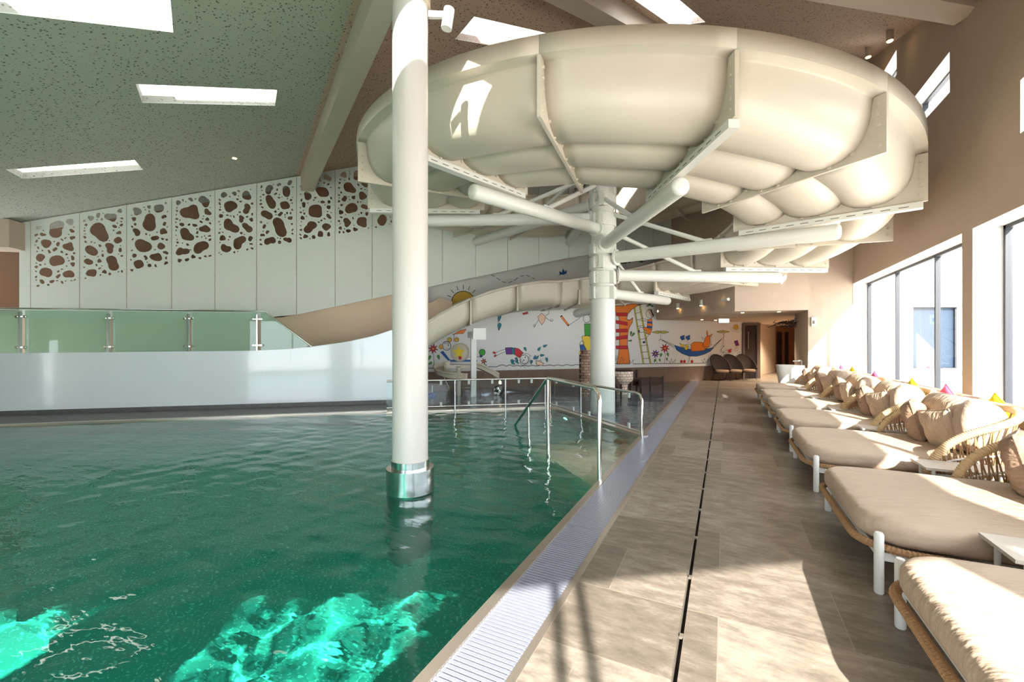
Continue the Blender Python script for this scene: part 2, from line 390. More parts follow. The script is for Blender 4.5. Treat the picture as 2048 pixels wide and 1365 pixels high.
# end wall far left and wall behind the camera (glazed)
ew = MB(); e0 = along(SP, PD, -6, 1.5)
ew.plate([[(0, -1.5), (14, -1.5), (14, 9), (0, 9)]], lambda u, v, k: (e0[0]+u*.637, e0[1]-u*.771, v), 'plaster', thick=False)
struct(ew.build('wall_end'), 'plain wall at the far left end of the hall', 'wall')
bw_ = MB(); OPN = [(-8.4, -4.5), (-3.5, 1.08)]
def onb(t, z, off=0.): p = along(BP0, BD, t, off); return (p[0], p[1], z)
bw_.plate([[(-16, -1.5), (1.42, -1.5), (1.42, 2.69), (1.9, 2.69), (1.9, 3.4), (1.42, 3.5), (-16, 4.2)]]+[rect(a, b2, .05, 2.69) for a, b2 in OPN], lambda u, v, k: onb(u, v, -k*.12), 'plaster')
struct(bw_.build('wall_front'), 'glazed wall behind the viewer', 'wall')

# ceiling, two slopes meeting on a ridge
G_SKY = [[(-8.37, 3.43), (-7.41, 5.16), (-7.94, 5.48), (-8.91, 3.74)],
         [(-12.63, 3.11), (-11.45, 4.67), (-11.95, 5.03), (-13.08, 3.45)],
         [(-7.7, 1.45), (-6.81, 3.21), (-6.22, 2.9), (-7.1, 1.14)],
         [(-3.75, 6.13), (-3.0, 7.75), (-3.55, 8.05), (-4.32, 6.41)]]
R_SKY = [[(-1.5, 7.3), (-.95, 9.3), (-.33, 9.1), (-.88, 7.1)], [(-2.45, 1.15), (-2.0, 2.6), (-1.55, 2.45), (-2.0, 1.0)]]
ce = MB()
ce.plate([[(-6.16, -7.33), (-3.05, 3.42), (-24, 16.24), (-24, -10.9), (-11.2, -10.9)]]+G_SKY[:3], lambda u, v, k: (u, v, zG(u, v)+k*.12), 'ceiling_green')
ce.plate([[(-3.05, 3.42), (ridge(27), 27), (-24, 27), (-24, 16.24)]]+G_SKY[3:], lambda u, v, k: (u, v, zG(u, v)+k*.12), 'ceiling_acoustic')
ce.plate([[(-6.16, -7.33), (3.4, -.51), (3.4, 27), (ridge(27), 27)]]+R_SKY, lambda u, v, k: (u, v, zR(u, v)+k*.12), 'ceiling_acoustic')
struct(ce.build('ceiling'), 'sloping acoustic ceiling peppered with small holes', 'ceiling')
lab = ['middle long skylight in the green grey ceiling', 'lowest skylight at the far left of the ceiling', 'large skylight in the top left corner of the ceiling',
       'skylight in the brown ceiling just right of the white column', 'bright wide skylight above the top of the water slide', 'skylight overhead in front of the white column']
for i, q in enumerate(G_SKY+R_SKY):
    zf = zG if i < 4 else zR; dep = (.6, .6, .6, .6, .45, .14)[i]
    w = thing('window_%d' % (i+1), lab[i], 'skylight', (q[0][0], q[0][1], zf(*q[0])), kind='structure')
    m = MB(); m.grid([[(x, y, zf(x, y)-.005) for x, y in q], [(x, y, zf(x, y)+dep) for x, y in q]], 'plaster_white', close_u=True)
    m.build('shaft', w)
    m = MB(); m.add([(x, y, zf(x, y)+dep) for x, y in q], [(0, 1, 2, 3)], 'glass_clear'); m.build('pane', w)

# windows in the right wall
def window(n, label, y0, y1, z0, z1, mull, xg=GX, fw=.05):
    w = thing('window_%d' % n, label, 'window', (xg, y0, z0), kind='structure')
    f = MB()
    for a, b3 in (((xg, y0, z0+fw/2), (xg, y1, z0+fw/2)), ((xg, y0, z1-fw/2), (xg, y1, z1-fw/2))): f.bar(a, b3, .07, fw, 'frame_dark')
    for y in [y0+fw/2]+mull+[y1-fw/2]: f.bar((xg, y, z0), (xg, y, z1), .07, fw, 'frame_dark', up=(0, 1, 0))
    f.build('window_frame', w)
    g = MB(); g.add([(xg+.01, y0, z0), (xg+.01, y1, z0), (xg+.01, y1, z1), (xg+.01, y0, z1)], [(0, 1, 2, 3)], 'glass_clear'); g.build('pane', w)
window(7, 'big far window with three dark mullions behind the daybeds', 8.23, 13.93, .6, 3.05, [9.99, 11.92])
window(8, 'big near window at the right edge beside the pier', -.62, 7.94, .6, 3.05, [1.4, 3.6, 5.9])
window(9, 'small high slot window cut by the right edge', *HIGH[0], [], xg=3.25, fw=.03)
window(10, 'small high slot window right of the water slide', *HIGH[1], [], xg=3.25, fw=.03)
window(11, 'topmost small slot window peeping over the water slide', *HIGH[2], [], xg=3.25, fw=.03)
w = thing('window_12', 'glazed facade behind the viewer', 'window', (BP0[0], BP0[1], 0), kind='structure')
f = MB()
for a, b2 in OPN:
    f.bar(onb(a, .08), onb(b2, .08), .06, .06, 'frame_dark'); f.bar(onb(a, 2.66), onb(b2, 2.66), .06, .06, 'frame_dark')
for t in (-8.37, -6.4, -4.53, -3.47, -2.95, -.93, -.78, 1.05): f.bar(onb(t, .05), onb(t, 2.69), .05, .05, 'frame_dark', up=(0, 1, 0))
f.build('window_frame', w)
g = MB()
for a, b2 in OPN: g.add([onb(a, .05, -.06), onb(b2, .05, -.06), onb(b2, 2.69, -.06), onb(a, 2.69, -.06)], [(0, 1, 2, 3)], 'glass_clear')
g.build('pane', w)

# beams: two meet on the column, one follows the ridge
COL = (-2.88, 3.46)
def beam(name, label, a, b3, w, z0, top):
    m = MB(); a = Vector(a); b3 = Vector(b3); d = (b3-a).normalized(); n = Vector((-d.y, d.x, 0))
    r0 = []; N = 8
    for i in range(N+1):
        p = a+(b3-a)*i/N; q = p+n*w
        r0.append([(p.x, p.y, z0(p)), (q.x, q.y, z0(q)), (q.x, q.y, top(q)), (p.x, p.y, top(p))])
    m.grid(r0, 'plaster_light', close_u=True)
    for e in (0, N):
        m.add(r0[e], [(0, 1, 2, 3)], 'plaster_light')
    return tag(fixnormals(m.build(name)), label, 'beam')
beam('ceiling_beam', 'pale boxed beam crossing the ceiling from the screen to the white column', (-11.3, 8.6, 0), (-2.75, 3.37, 0), .32, lambda p: 6.0, lambda p: zG(p.x, p.y)+.05)
d = Vector((3-COL[0], 7.87-COL[1], 0)).normalized()
beam('ceiling_beam', 'boxed beam running from the column top to the right wall', (-2.9, 3.45, 0), (3.1, 7.95, 0), .32, lambda p: 6.0, lambda p: max(6.1, zC(p.x, p.y)+.05))
beam('ceiling_beam', 'ridge beam above the slide between the two roof slopes', (ridge(4)+.18, 4., 0), (ridge(19)+.18, 19, 0), .36, lambda p: 5.406+.2905*p.y-.42, lambda p: 5.406+.2905*p.y+.1)
# low beam end at the far left
a1 = ons(-1.0, 0); m = MB(); m.bar((lambda q: ons(q, 4.25, -.1))(((on_v(50, 470, SP, PD)[0]-SP[0])*PD[0]+(on_v(50, 470, SP, PD)[1]-SP[1])*PD[1])), ons(-5, 4.25, -.1), .7, .7, 'plaster'); tag(m.build('ceiling_beam'), 'short low beam under the ceiling left of the screen', 'beam')

# ------------------------------------------------------------------ swimming pool
pool = thing('swimming_pool', 'stainless steel swimming pool with green water beside the stone deck', 'pool', (-6, 5, -1.35))
cA = on_z(858, 823); cB = (-3.66, 9.38); cC = (-1.18, 7.04)
m = MB(); m.box(-16, -1.24, -8, 19.2, -1.55, -1.35, 'pool_steel'); m.build('pool_floor', pool)
m = MB(); m.box(-1.24, -1.215, -8, 19.2, -1.4, -.03, 'pool_steel_plain'); m.build('pool_wall', pool)
m = MB(); p0 = along(WL0, WLD, -8); p1 = along(WL0, WLD, 8.2); q0 = along(WL0, WLD, -8, .12); q1 = along(WL0, WLD, 8.2, .12)
m.plate([[p0, p1, q1, q0]], lambda u, v, k: (u, v, (-1.4, .012)[k]), 'steel_lip')
m.build('far_edge', pool)
m = MB(); A = (cA[0], cA[1]); d1 = Vector((cB[0]-A[0], cB[1]-A[1], 0)).normalized()
nn = Vector((-d1.y, d1.x, 0))*.14; aa = Vector((A[0], A[1], 0))-d1*.9; bb = Vector((*cB, 0)); cc = Vector((*cC, 0))
d2 = (cc-bb).normalized(); n2 = Vector((-d2.y, d2.x, 0))*.12
m.plate([[(aa.x, aa.y), (bb.x, bb.y), (bb.x+nn.x, bb.y+nn.y), (aa.x+nn.x, aa.y+nn.y)]], lambda u, v, k: (u, v, (-1.4, .02)[k]), 'steel_lip')
m.plate([[(bb.x, bb.y), (cc.x, cc.y), (cc.x+n2.x, cc.y+n2.y), (bb.x+n2.x, bb.y+n2.y)]], lambda u, v, k: (u, v, (-1.4, .02)[k]), 'steel_lip')
m.build('divider', pool)
# entry platform and steps descending between handrail and fence
m = MB(); dd = (-sin(radians(45)), cos(radians(45))); pd = (cos(radians(45)), sin(radians(45)))
H0 = (-1.19, 4.57)
def stp(u, v): return (H0[0]+dd[0]*u+pd[0]*v, H0[1]+dd[1]*u+pd[1]*v)
m.plate([[stp(-.05, 0), stp(1.25, 0), stp(1.25, 1.72), stp(-1.6, 1.72)]], lambda u, v, k: (u, v, (-1.4, -.28)[k]), 'pool_ramp'); m.build('entry_platform', pool)
m = MB()
for i in range(6):
    m.plate([[stp(1.25+.3*i, 0), stp(1.55+.3*i, 0), stp(1.55+.3*i, 1.72), stp(1.25+.3*i, 1.72)]], lambda u, v, k: (u, v, (-1.4, -.42-.16*i)[k]), 'pool_ramp')
m.build('steps', pool)
# shallow children's basin behind the divider
m = MB()
m.plate([[(aa.x+nn.x, aa.y+nn.y), (bb.x+nn.x*.9, bb.y+nn.y*.9), (cc.x+.03, cc.y+.12), (-1.23, 19.2), (-3, 17.2), (-9.6, 10.6), (-8.3, 8.6)]], lambda u, v, k: (u, v, (-.6, -.3)[k]), 'kids_floor')
m.build('shallow_basin_floor', pool)
# ledge between pool and parapet
m = MB(); m.plate([[along(WL0, WLD, -8, .12), along(WL0, WLD, 8.25, .12), along(PP, PD, 8.6, .1), along(PP, PD, -9, .1)]], lambda u, v, k: (u, v, (-.5, .01)[k]), 'stone_ledge')
m.plate([[(-9, 0), (7.95, 0), (7.95, .1), (-9, .1)]], lambda u, v, k: (*along(PP, PD, u, -.02*k), v), 'stone_ledge')
struct(m.build('floor_ledge'), 'dark stone ledge between the pool and the white parapet', 'floor')
# gutter
gu = thing('pool_gutter', 'long stainless overflow gutter grate along the pool edge', 'gutter', (-1.02, 5, 0))
m = MB(); m.box(-1.235, -1.17, -4, 18.6, -.1, .006, 'steel_lip'); m.build('edge_lip', gu)
m = MB(); m.box(-.868, -.828, -4, 18.6, -.1, .004, 'steel_lip'); m.build('inner_strip', gu)
m = MB(); m.box(-1.17, -.868, -4, 18.6, -.1, -.05, 'dark'); m.build('channel', gu)
m = MB(); y = .6
while y < 18.5:
    m.box(-1.168, -.87, y, y+(.019 if y < 9 else .045), -.02, 0., 'steel_grate'); y += .029 if y < 9 else .054
m.box(-1.168, -1.155, .6, 18.5, -.03, -.004, 'steel_grate'); m.box(-.883, -.87, .6, 18.5, -.03, -.004, 'steel_grate')
m.build('grate', gu)
dr = MB(); y = -2
while y < 19: dr.box(-.216, -.184, y, y+.03, -.012, .001, 'steel_lip'); y += .62
dr.box(-.212, -.2075, -4, 19.5, -.03, .001, 'steel_lip')
tag(dr.build('slot_drain'), 'thin dark drainage slot running down the stone deck', 'drain')
# water body
WAVE_A = .0016
LONGW = ((.0022, 3.1, 4.4, .3), (.0018, -2.2, 6.3, 1.1), (.0014, 6.3, 3.2, 2.))
SHORTW = tuple((WAVE_A*(1.1-.12*i), (12.5+2.3*i)*cos(.5+1.13*i), (12.5+2.3*i)*sin(.5+1.13*i), 1.7*i) for i in range(7))
def wave(x, y):
    h = 0; nr = max(.25, min(1, (x+7.5)/1.5, (9.5-y)/1.5))
    for a, kx, ky, ph in LONGW: h += a*sin(kx*x+ky*y+ph+.8*sin(.9*x-.7*y+ph))
    for a, kx, ky, ph in SHORTW: h += nr*a*sin(kx*x+ky*y+ph+.9*sin(1.3*x+1.1*y+ph))
    r = hypot(x-COL[0], y-COL[1])
    if r < 2.6: h += .0022*sin(15*r)*math.exp(-.9*r)
    return h
STEP = .065; X0, X1, Y0, Y1 = -16.2, -1.05, -9., 20.
xs = [X0+STEP*2.2*i for i in range(int((X1-5.2-X0)/(STEP*2.2)))]; xs += [xs[-1]+(X1-xs[-1])*(i+1)/165 for i in range(165)]
ys = [Y0+.5*i for i in range(18)]; ys += [.1+.032*i for i in range(262)]; yl = ys[-1]; ys += [yl+(Y1-yl)*(i+1)/95 for i in range(95)]
wv = MB(); rows = [[(x, y, -.018+wave(x, y)) for x in xs] for y in ys]
wv.grid(rows, 'water'); nx, ny = len(xs), len(ys)
def lower(p): return (p[0], p[1], -1.7)
wv.add([rows[0][0], rows[0][-1], rows[-1][-1], rows[-1][0]]+[lower(rows[0][0]), lower(rows[0][-1]), lower(rows[-1][-1]), lower(rows[-1][0])], [(4, 7, 6, 5)], 'water')
base = len(wv.v)-8; L4 = [base+4, base+5, base+6, base+7]
wv.f.append([L4[0], L4[1]]+[nx-1-i for i in range(nx)]); wv.m.append(0)
wv.f.append([L4[2], L4[3]]+[(ny-1)*nx+i for i in range(nx)]); wv.m.append(0)
wv.f.append([L4[1], L4[2]]+[(ny-1-i)*nx+nx-1 for i in range(ny)]); wv.m.append(0)
wv.f.append([L4[3], L4[0]]+[i*nx for i in range(ny)]); wv.m.append(0)
wo = wv.build('pool_water', smooth=60)
import bmesh
bm = bmesh.new(); bm.from_mesh(wo.data); bmesh.ops.recalc_face_normals(bm, faces=bm.faces); bm.to_mesh(wo.data); bm.free()
wo.cycles.is_caustics_caster = True
for ch_ in list(pool.children): ch_.cycles.is_caustics_receiver = True
tag(wo, 'rippling green water filling the pool', 'water', kind='stuff')
# underwater lamps
for i, (px, py, lb) in enumerate(((700, 838, 'round underwater lamp glowing near the white parapet'), (1112, 858, 'round underwater lamp glowing by the glass fence steps'))):
    p = on_z(px, py, 0); q = along(WL0, WLD, 7.2, -.02) if i == 0 else (-3.0, 8.66)
    nrm = (WLD[1], -WLD[0], 0) if i == 0 else (-.7, -.7, 0)
    t = thing('pool_lamp', lb, 'lamp', (q[0], q[1], -.45)); m = MB()
    m.lathe([(.12, 0), (.12, .03), (.1, .04)], (q[0], q[1], -.45), 'steel_polished', 20, axis=nrm); m.build('rim', t)
    m = MB(); m.lathe([(.085, .035), (.085, .045)], (q[0], q[1], -.45), 'lamp_pool', 20, axis=nrm); m.build('lens', t)

# ------------------------------------------------------------------ column
cx, cy = COL
t = thing('support_column', 'thick white round column standing in the pool on a steel sleeve', 'column', (cx, cy, -1.35))
m = MB(); m.lathe([(.178, .3), (.178, 6.02)], (cx, cy, 0), 'white_post', 48); m.build('shaft', t, smooth=True)
m = MB(); m.lathe([(.19, .2), (.19, .315), (.18, .315)], (cx, cy, 0), 'steel', 48); m.build('upper_ring', t, smooth=True)
m = MB(); m.lathe([(.2, .235), (.238, .235), (.238, .0)], (cx, cy, 0), 'steel', 48); m.lathe([(.238, 0), (.234, -.005), (.234, -1.35)], (cx, cy, 0), 'steel', 48)
m.build('steel_sleeve', t, smooth=True)
m = MB(); m.lathe([(.205, 4.95), (.205, 5.35)], (cx, cy, 0), 'plaster_light', 32); m.build('top_collar', t, smooth=True)
sp = thing('spotlight', 'white spotlight fixed to the top of the round column', 'lamp', (cx+.32, cy+.15, 4.8))
m = MB(); m.bar((cx+.17, cy+.08, 4.86), (cx+.3, cy+.15, 4.86), .04, .06, 'white_paint'); m.build('bracket', sp)
m = MB(); m.lathe([(.055, 0), (.055, .2)], (cx+.33, cy+.165, 4.72), 'white_paint', 16, axis=(.15, .05, 1)); m.build('lamp_head', sp, smooth=True)

# ------------------------------------------------------------------ water slide
RO, RI = 5.193, 2.662; Z0, DZ, F0, DF = 4.279, -.152, -128.43, 22.506
def ph(n): return radians(F0+DF*n)
def zb(n): return Z0+DZ*n
def lobe(a, b3, za, n=7):
    return [(a+(b3-a)*i/n, .045+(za-.045)*(abs(2*i/n-1)**2.6)) for i in range(1, n)]
PROF = [(5.185, .90), (5.185, .70), (5.08, .69), (5.055, .67), (5.03, .45), (5.0, .34)]
PROF += [(4.96, .25), (4.88, .15), (4.74, .075), (4.55, .045), (4.38, .07), (4.27, .13), (4.22, .175)]
PROF += lobe(4.22, 3.45, .175)+[(3.45, .175)]+lobe(3.45, 2.78, .175)+[(2.78, .2), (2.745, .3), (2.73, .70), (2.66, .71), (2.66, .76)]
slide = thing('water_slide', 'huge cream spiral water slide curling round the white mast', 'water slide', (MC[0], MC[1], 0))
def pol(r, a, z): return (MC[0]+r*cos(a), MC[1]+r*sin(a), z)
def solid(o, t, off=1):
    md = o.modifiers.new('thickness', 'SOLIDIFY'); md.thickness = t; md.offset = off; return o
NEND = 11.49
def trough(rows, name='trough_section', mt='gel_side'):
    m = MB(); m.grid(rows, mt); o = m.build(name, slide, smooth=35); solid(o, .022, 0); return o
n = -8
while n < NEND-.01:
    n1 = min(n+1, NEND); rows = []
    for i in range(9):
        k = n+(n1-n)*i/8; w_ = sin(pi*min(1, max(0, (k-n))))
        rows.append([pol(r, ph(k), zb(k)+z-(.025*w_ if z < .2 and .0 < z else 0)) for r, z in PROF])
    trough(rows); n += 1
# flanges with bolt rows
bolt_me = None
def flange(n_, support):
    m = MB(); a = ph(n_); z0 = zb(n_)
    out = [(RO, 0), (RI, 0), (RI, .42), (2.72, .42)]+[(r, z) for r, z in reversed(PROF[4:-3])]+[(5.07, .68), (RO, .68)]
    tx = (-sin(a)*.022, cos(a)*.022)
    m.plate([out], lambda u, v, k: (MC[0]+u*cos(a)+tx[0]*(2*k-1), MC[1]+u*sin(a)+tx[1]*(2*k-1), z0+v), 'gel_side')
    return fixnormals(m.build('flange', slide))
def bolt_mesh():
    m = MB(); m.lathe([(.028, 0), (.028, .006), (.02, .006), (.02, .022), (.0, .024)], (0, 0, 0), 'gel_white', 8, axis=(1, 0, 0)); o = m.build('bolt', smooth=True)
    me = o.data; bpy.data.objects.remove(o); return me
bolt_me = bolt_mesh()
stuffb = MB(); fl_parts = {}
def bolt_spots():
    pts = [(5.12, .1+.12*i) for i in range(5)]+[(r, .065+.075*(abs(cos((r-4.22)/.77*pi)) > .75)-.03) for r in (4.85, 4.6, 4.36, 4.2, 3.95, 3.7, 3.46, 3.2, 2.98, 2.76)]
    return pts
for n_ in range(-7, 12):
    o = flange(n_, False); fl_parts[n_] = o; a = ph(n_)
    for (r, z) in bolt_spots():
        for sgn in (1, -1):
            p = Vector(pol(r, a, zb(n_)+max(.03, z)))+Vector((-sin(a), cos(a), 0))*.022*sgn
            # each bolt on the faces turned to the pool hall
            if 1 <= n_ <= 6 and ((sgn == 1) == (n_ <= 3)):
                b = bpy.data.objects.new('bolt', bolt_me); C.objects.link(b); b.parent = o
                b.location = p-parent_world(o.parent); b.rotation_euler = (0, 0, a+pi/2*sgn)
            else:
                stuffb.lathe([(.02, 0), (.02, .018)], p, 'gel_white', 6, axis=(-sin(a)*sgn, cos(a)*sgn, 0))
tag(stuffb.build('bolts', slide), kind='stuff')
# steel shoe rails under the supported flanges
def shoe(n_):
    a = ph(n_); z = zb(n_)-.05; m = MB()
    m.bar(pol(RO-.05, a, z), pol(RI+.1, a, z), .12, .09, 'white_paint')
    for k in range(11):
        r = RI+.22+k*.2; m.bar(pol(r, a, z-.005), pol(r+.11, a, z-.005), .123, .012, 'frame_soft')
    m.build('support_rail', slide)
for n_ in (-1, 1, 3, 5, 7, 9): shoe(n_)
# run-out: straight tangent section down to the parapet
a = ph(NEND); st = Vector(pol(2.73, a, 0)); hd = Vector((-sin(a), cos(a), 0)); ou = Vector((cos(a), sin(a), 0))
px_rim = [(1085, 563), (1040, 569), (1000, 578), (970, 587), (940, 598), (915, 609), (890, 622), (870, 633), (858, 642), (830, 652), (786, 664), (740, 674), (690, 686), (600, 697), (450, 704), (200, 706), (0, 707), (-250, 709)]
run = [(0., zb(NEND))]
for q in px_rim:
    p = on_v(q[0], q[1], (st.x, st.y), (hd.x, hd.y)); s_ = (Vector(p)-st).dot(hd)
    if s_ > .3: run.append((s_, p[2]-.74 if q[0] > 800 else p[2]-.74))
segs = []
def zrun(s):
    for (s0_, z0_), (s1_, z1_) in zip(run, run[1:]):
        if s <= s1_: return z0_+(z1_-z0_)*(s-s0_)/(s1_-s0_)
    return run[-1][1]
s = 0; cuts = [0, 1.3, 2.6, 3.9, 5.2, 6.6, 8.6, 10.8]
for c0, c1 in zip(cuts, cuts[1:]):
    rows = []
    for i in range(7):
        q = c0+(c1-c0)*i/6; zz = zrun(q)
        rows.append([tuple(st+hd*q+ou*(r-2.73)+Vector((0, 0, zz+z))) for r, z in PROF])
    trough(rows)
    m = MB(); q = c1; zz = zrun(q); p = st+hd*q
    out = [(5.2, .02), (2.68, .02), (2.68, .68), (2.72, .68)]+[(r, z) for r, z in reversed(PROF[4:-3])]+[(5.07, .68), (5.2, .68)]
    if q < 6:
        m.plate([out], lambda u, v, k: tuple(p+ou*(u-2.73)+hd*(.02*(2*k-1))+Vector((0, 0, zz+v))), 'gel_side'); fixnormals(m.build('flange', slide))

# mast with radial arms
mast = thing('slide_mast', 'white steel mast with radial tubular arms carrying the slide', 'mast', (MC[0]-.1, MC[1]-.02, -1.35))
mx_, my_ = MC[0]-.03, MC[1]
m = MB(); m.lathe([(.27, -.3), (.27, 2.6), (.25, 2.62), (.25, 5.05), (.24, 5.1)], (mx_, my_, 0), 'white_paint', 40); m.build('mast_tube', mast, smooth=True)
def mz(y): return EYE-(y-HY)/F*9.56
for y0_, y1_ in ((367, 392), (392, 418), (430, 455), (487, 512), (516, 540), (545, 570), (575, 600)):
    m = MB(); zt, zl = mz(y0_), mz(y1_)
    m.lathe([(.29, zl), (.3, zl+.02), (.3, zt-.02), (.29, zt)], (mx_, my_, 0), 'white_paint', 40)
    for k in range(2):
        aa_ = -1.9+k*pi
        m.bar((mx_+cos(aa_)*.27, my_+sin(aa_)*.27, (zt+zl)/2), (mx_+cos(aa_)*.36, my_+sin(aa_)*.36, (zt+zl)/2), .03, (zt-zl)*.9, 'white_paint')
        for j in range(4): m.bar((mx_+cos(aa_)*.3-.02*0, my_+sin(aa_)*.3, zl+(zt-zl)*(.2+.2*j)), (mx_+cos(aa_+.25)*.335, my_+sin(aa_+.25)*.335, zl+(zt-zl)*(.2+.2*j)), .02, .015, 'white_paint')
    for k in range(2):
        aa_ = -1.9+k*pi+(1.3 if y0_ % 2 else .5)
        m.box(mx_+cos(aa_)*.3-.05, mx_+cos(aa_)*.3+.05, my_+sin(aa_)*.3-.05, my_+sin(aa_)*.3+.05, zl, zt, 'white_paint')
    m.build('clamp_collar', mast)
def arm(n_, zin, rin, rout, zout, r=.125, strut=True):
    a = ph(n_); m = MB()
    p0 = Vector((mx_+rin*cos(a), my_+rin*sin(a), zin)); p1 = Vector((mx_+rout*cos(a), my_+rout*sin(a), zout)); d_ = (p1-p0).normalized()
    pts = [p0, p1-d_*.06]; rr = [r, r]
    for i in range(1, 6):
        u = i/5*pi/2; pts.append(p1-d_*.06+d_*.06*sin(u)); rr.append(max(.002, r*(.35+.65*cos(u)) if i < 5 else .02))
    m.tube(pts, rr, 'white_paint', 24); o = m.build('support_arm', mast, smooth=50)
    m = MB(); m.lathe([(r+.05, 0), (r+.05, .04)], p0+d_*.02, 'white_paint', 24, axis=d_); m.build('arm_plate', o, smooth=True)
    if strut:
        m = MB(); q = p0+(p1-p0)*.48; top = Vector((mx_+.28*cos(a), my_+.28*sin(a), zin+.95))
        m.tube([top, q+Vector((0, 0, .1))], .045, 'white_paint', 12); m.bar(q+Vector((0, 0, .1))-d_*.18, q+Vector((0, 0, .1))+d_*.12, .05, .1, 'white_paint'); m.build('tie_strut', o, smooth=40)
    return o
ARMZ = lambda n_, r: zb(n_)-.24
arm(-1, mz(438)+.0, .25, 4.6, zb(-1)-.26)
arm(1, mz(462), .25, 3.95, zb(1)-.26)
arm(3, mz(493), .25, 4.0, zb(3)-.26)
arm(5, mz(519), .3, 4.25, zb(5)-.26)
arm(7, mz(551), .3, 4.1, zb(7)-.22)
arm(9, mz(585), .3, 3.6, zb(9)-.2)
arm(11, mz(612), .25, 2.9, zb(11)-.24, strut=False)
arm(-3, mz(405), .25, 4.2, zb(-3)-.3); arm(-5, mz(385), .25, 4.2, zb(-5)-.3, strut=False)
# short square post carrying the run-out
pp = on_z(947, 791); t = thing('slide_post', 'slim square white post standing in the shallow pool under the slide', 'post', (pp[0], pp[1], -.3))
m = MB(); d_ = Vector((*PD, 0)); zt = EYE-(672-HY)/F*12.3-.05
m.bar((pp[0], pp[1], -.3), (pp[0], pp[1], zt), .15, .15, 'white_paint', up=(PD[0], PD[1], 0)); m.build('post', t)
m = MB(); q = Vector((pp[0], pp[1], zt+.08)); m.bar(q-ou*-.2, q-ou*.95, .28, .17, 'white_paint'); m.build('cross_beam', t)
m = MB(); m.bar(q-ou*.98+Vector((0, 0, .0)), q-ou*1.06, .34, .3, 'white_paint'); m.build('end_plate', t)

# ------------------------------------------------------------------ parapet, balustrade, perforated screen
top = []
for q in ((-700, 711), (-200, 708), (0, 707), (300, 704), (500, 702), (570, 699), (625, 694), (665, 688.5), (700, 683), (745, 673), (785, 660), (812, 650), (835, 640)):
    p = on_v(*q, PP, PD); top.append(((p[0]-PP[0])*PD[0]+(p[1]-PP[1])*PD[1], p[2]))
m = MB(); m.plate([[(top[0][0], .1), (top[-1][0], .1)]+list(reversed(top))], lambda u, v, k: (*along(PP, PD, u, k*.1), v), 'lacquer')
tag(fixnormals(m.build('slide_parapet')), 'long glossy white parapet beside the pool sweeping up into the slide', 'parapet')
bal = thing('glass_balustrade', 'frosted green glass balustrade with steel posts on the white parapet', 'balustrade', (PP[0], PP[1], 1.3))
PB = along(PP, PD, 0, .14)
def pb(px, py, off=0.): 
    p = on_v(px, py, PB, PD); return Vector((p[0]-PD[1]*off, p[1]+PD[0]*off, p[2]))
posts = [(-160, 612, 712), (47, 625, 704), (222, 628, 703), (380, 629, 702), (517, 630, 700)]
for x, yt, yb in posts:
    m = MB(); m.bar(pb(x, yb+4, -.08), pb(x, yt, -.08), .06, .03, 'steel', up=(PD[0], PD[1], 0)); o = m.build('post', bal)
    for y in (yt+9, yb-9):
        for sx in (-8, 8):
            m = MB(); m.lathe([(.028, 0), (.028, .05), (.02, .055)], pb(x+sx, y, -.03), 'steel_polished', 12, axis=(PD[1], -PD[0], 0)); m.bar(pb(x, y, -.06), pb(x+sx, y, -.06), .02, .03, 'steel_polished'); m.build('glass_clamp', o)
edges = [-160, 47, 222, 380, 517]
pan = [(-156, 44), (50, 219), (225, 377), (383, 514)]
def rail_y(x): return 617+(623-617)*x/528.
def bot_y(x): return 707-(x/500.)*5+2
for a_, b3 in pan:
    m = MB(); m.add([pb(a_, bot_y(a_)), pb(b3, bot_y(b3)), pb(b3, rail_y(b3)+3), pb(a_, rail_y(a_)+3)], [(0, 1, 2, 3)], 'glass_frosted'); m.build('glass_panel', bal)
m = MB(); m.add([pb(522, 703), pb(612, 695), pb(618, 691), pb(530, 626), pb(522, 626)], [(0, 1, 2, 3, 4)], 'glass_frosted'); m.build('glass_panel', bal)
m = MB(); m.tube([pb(-600, 611), pb(0, 617), pb(526, 623), pb(531, 624.5), pb(600, 676), pb(624, 694)], .02, 'steel_polished', 10); m.build('handrail', bal, smooth=True)

scr = thing('perforated_screen', 'white wall screen of tall panels pierced by irregular pebble shaped holes', 'screen', (SP[0], SP[1], 1))
def sof(px, py):
    p = on_v(px, py, SP, PD); return ((p[0]-SP[0])*PD[0]+(p[1]-SP[1])*PD[1], p[2])
seam_px = [61, 159, 253, 343, 428, 513, 592, 670]
ss = [sof(x, 500)[0] for x in seam_px]; dW = (ss[-1]-ss[0])/7
seams = [ss[0]+dW*i for i in range(-1, 19)]; seams[0] = sof(38, 500)[0]
bt = [(-30, 1.0), (sof(560, 637)[0], sof(560, 637)[1]), (sof(858, 574)[0], sof(858, 574)[1]), (sof(1170, 509)[0], sof(1170, 509)[1]), (sof(1352, 512)[0]+1, sof(1170, 509)[1]+.55)]
bt[0] = (bt[0][0], bt[1][1]-.3)
def interp(tab, x):
    for (a0, b0), (a1, b1) in zip(tab, tab[1:]):
        if x <= a1: return b0+(b1-b0)*(x-a0)/(a1-a0)
    return tab[-1][1]
hl = [sof(75, 578), sof(345, 522), sof(590, 490), sof(786, 452)]; hslope = (hl[3][1]-hl[0][1])/(hl[3][0]-hl[0][0])
def hlow(s): return hl[0][1]+(s-hl[0][0])*hslope
def stop_(s): p = along(SP, PD, s); return zC(p[0], p[1])-.03
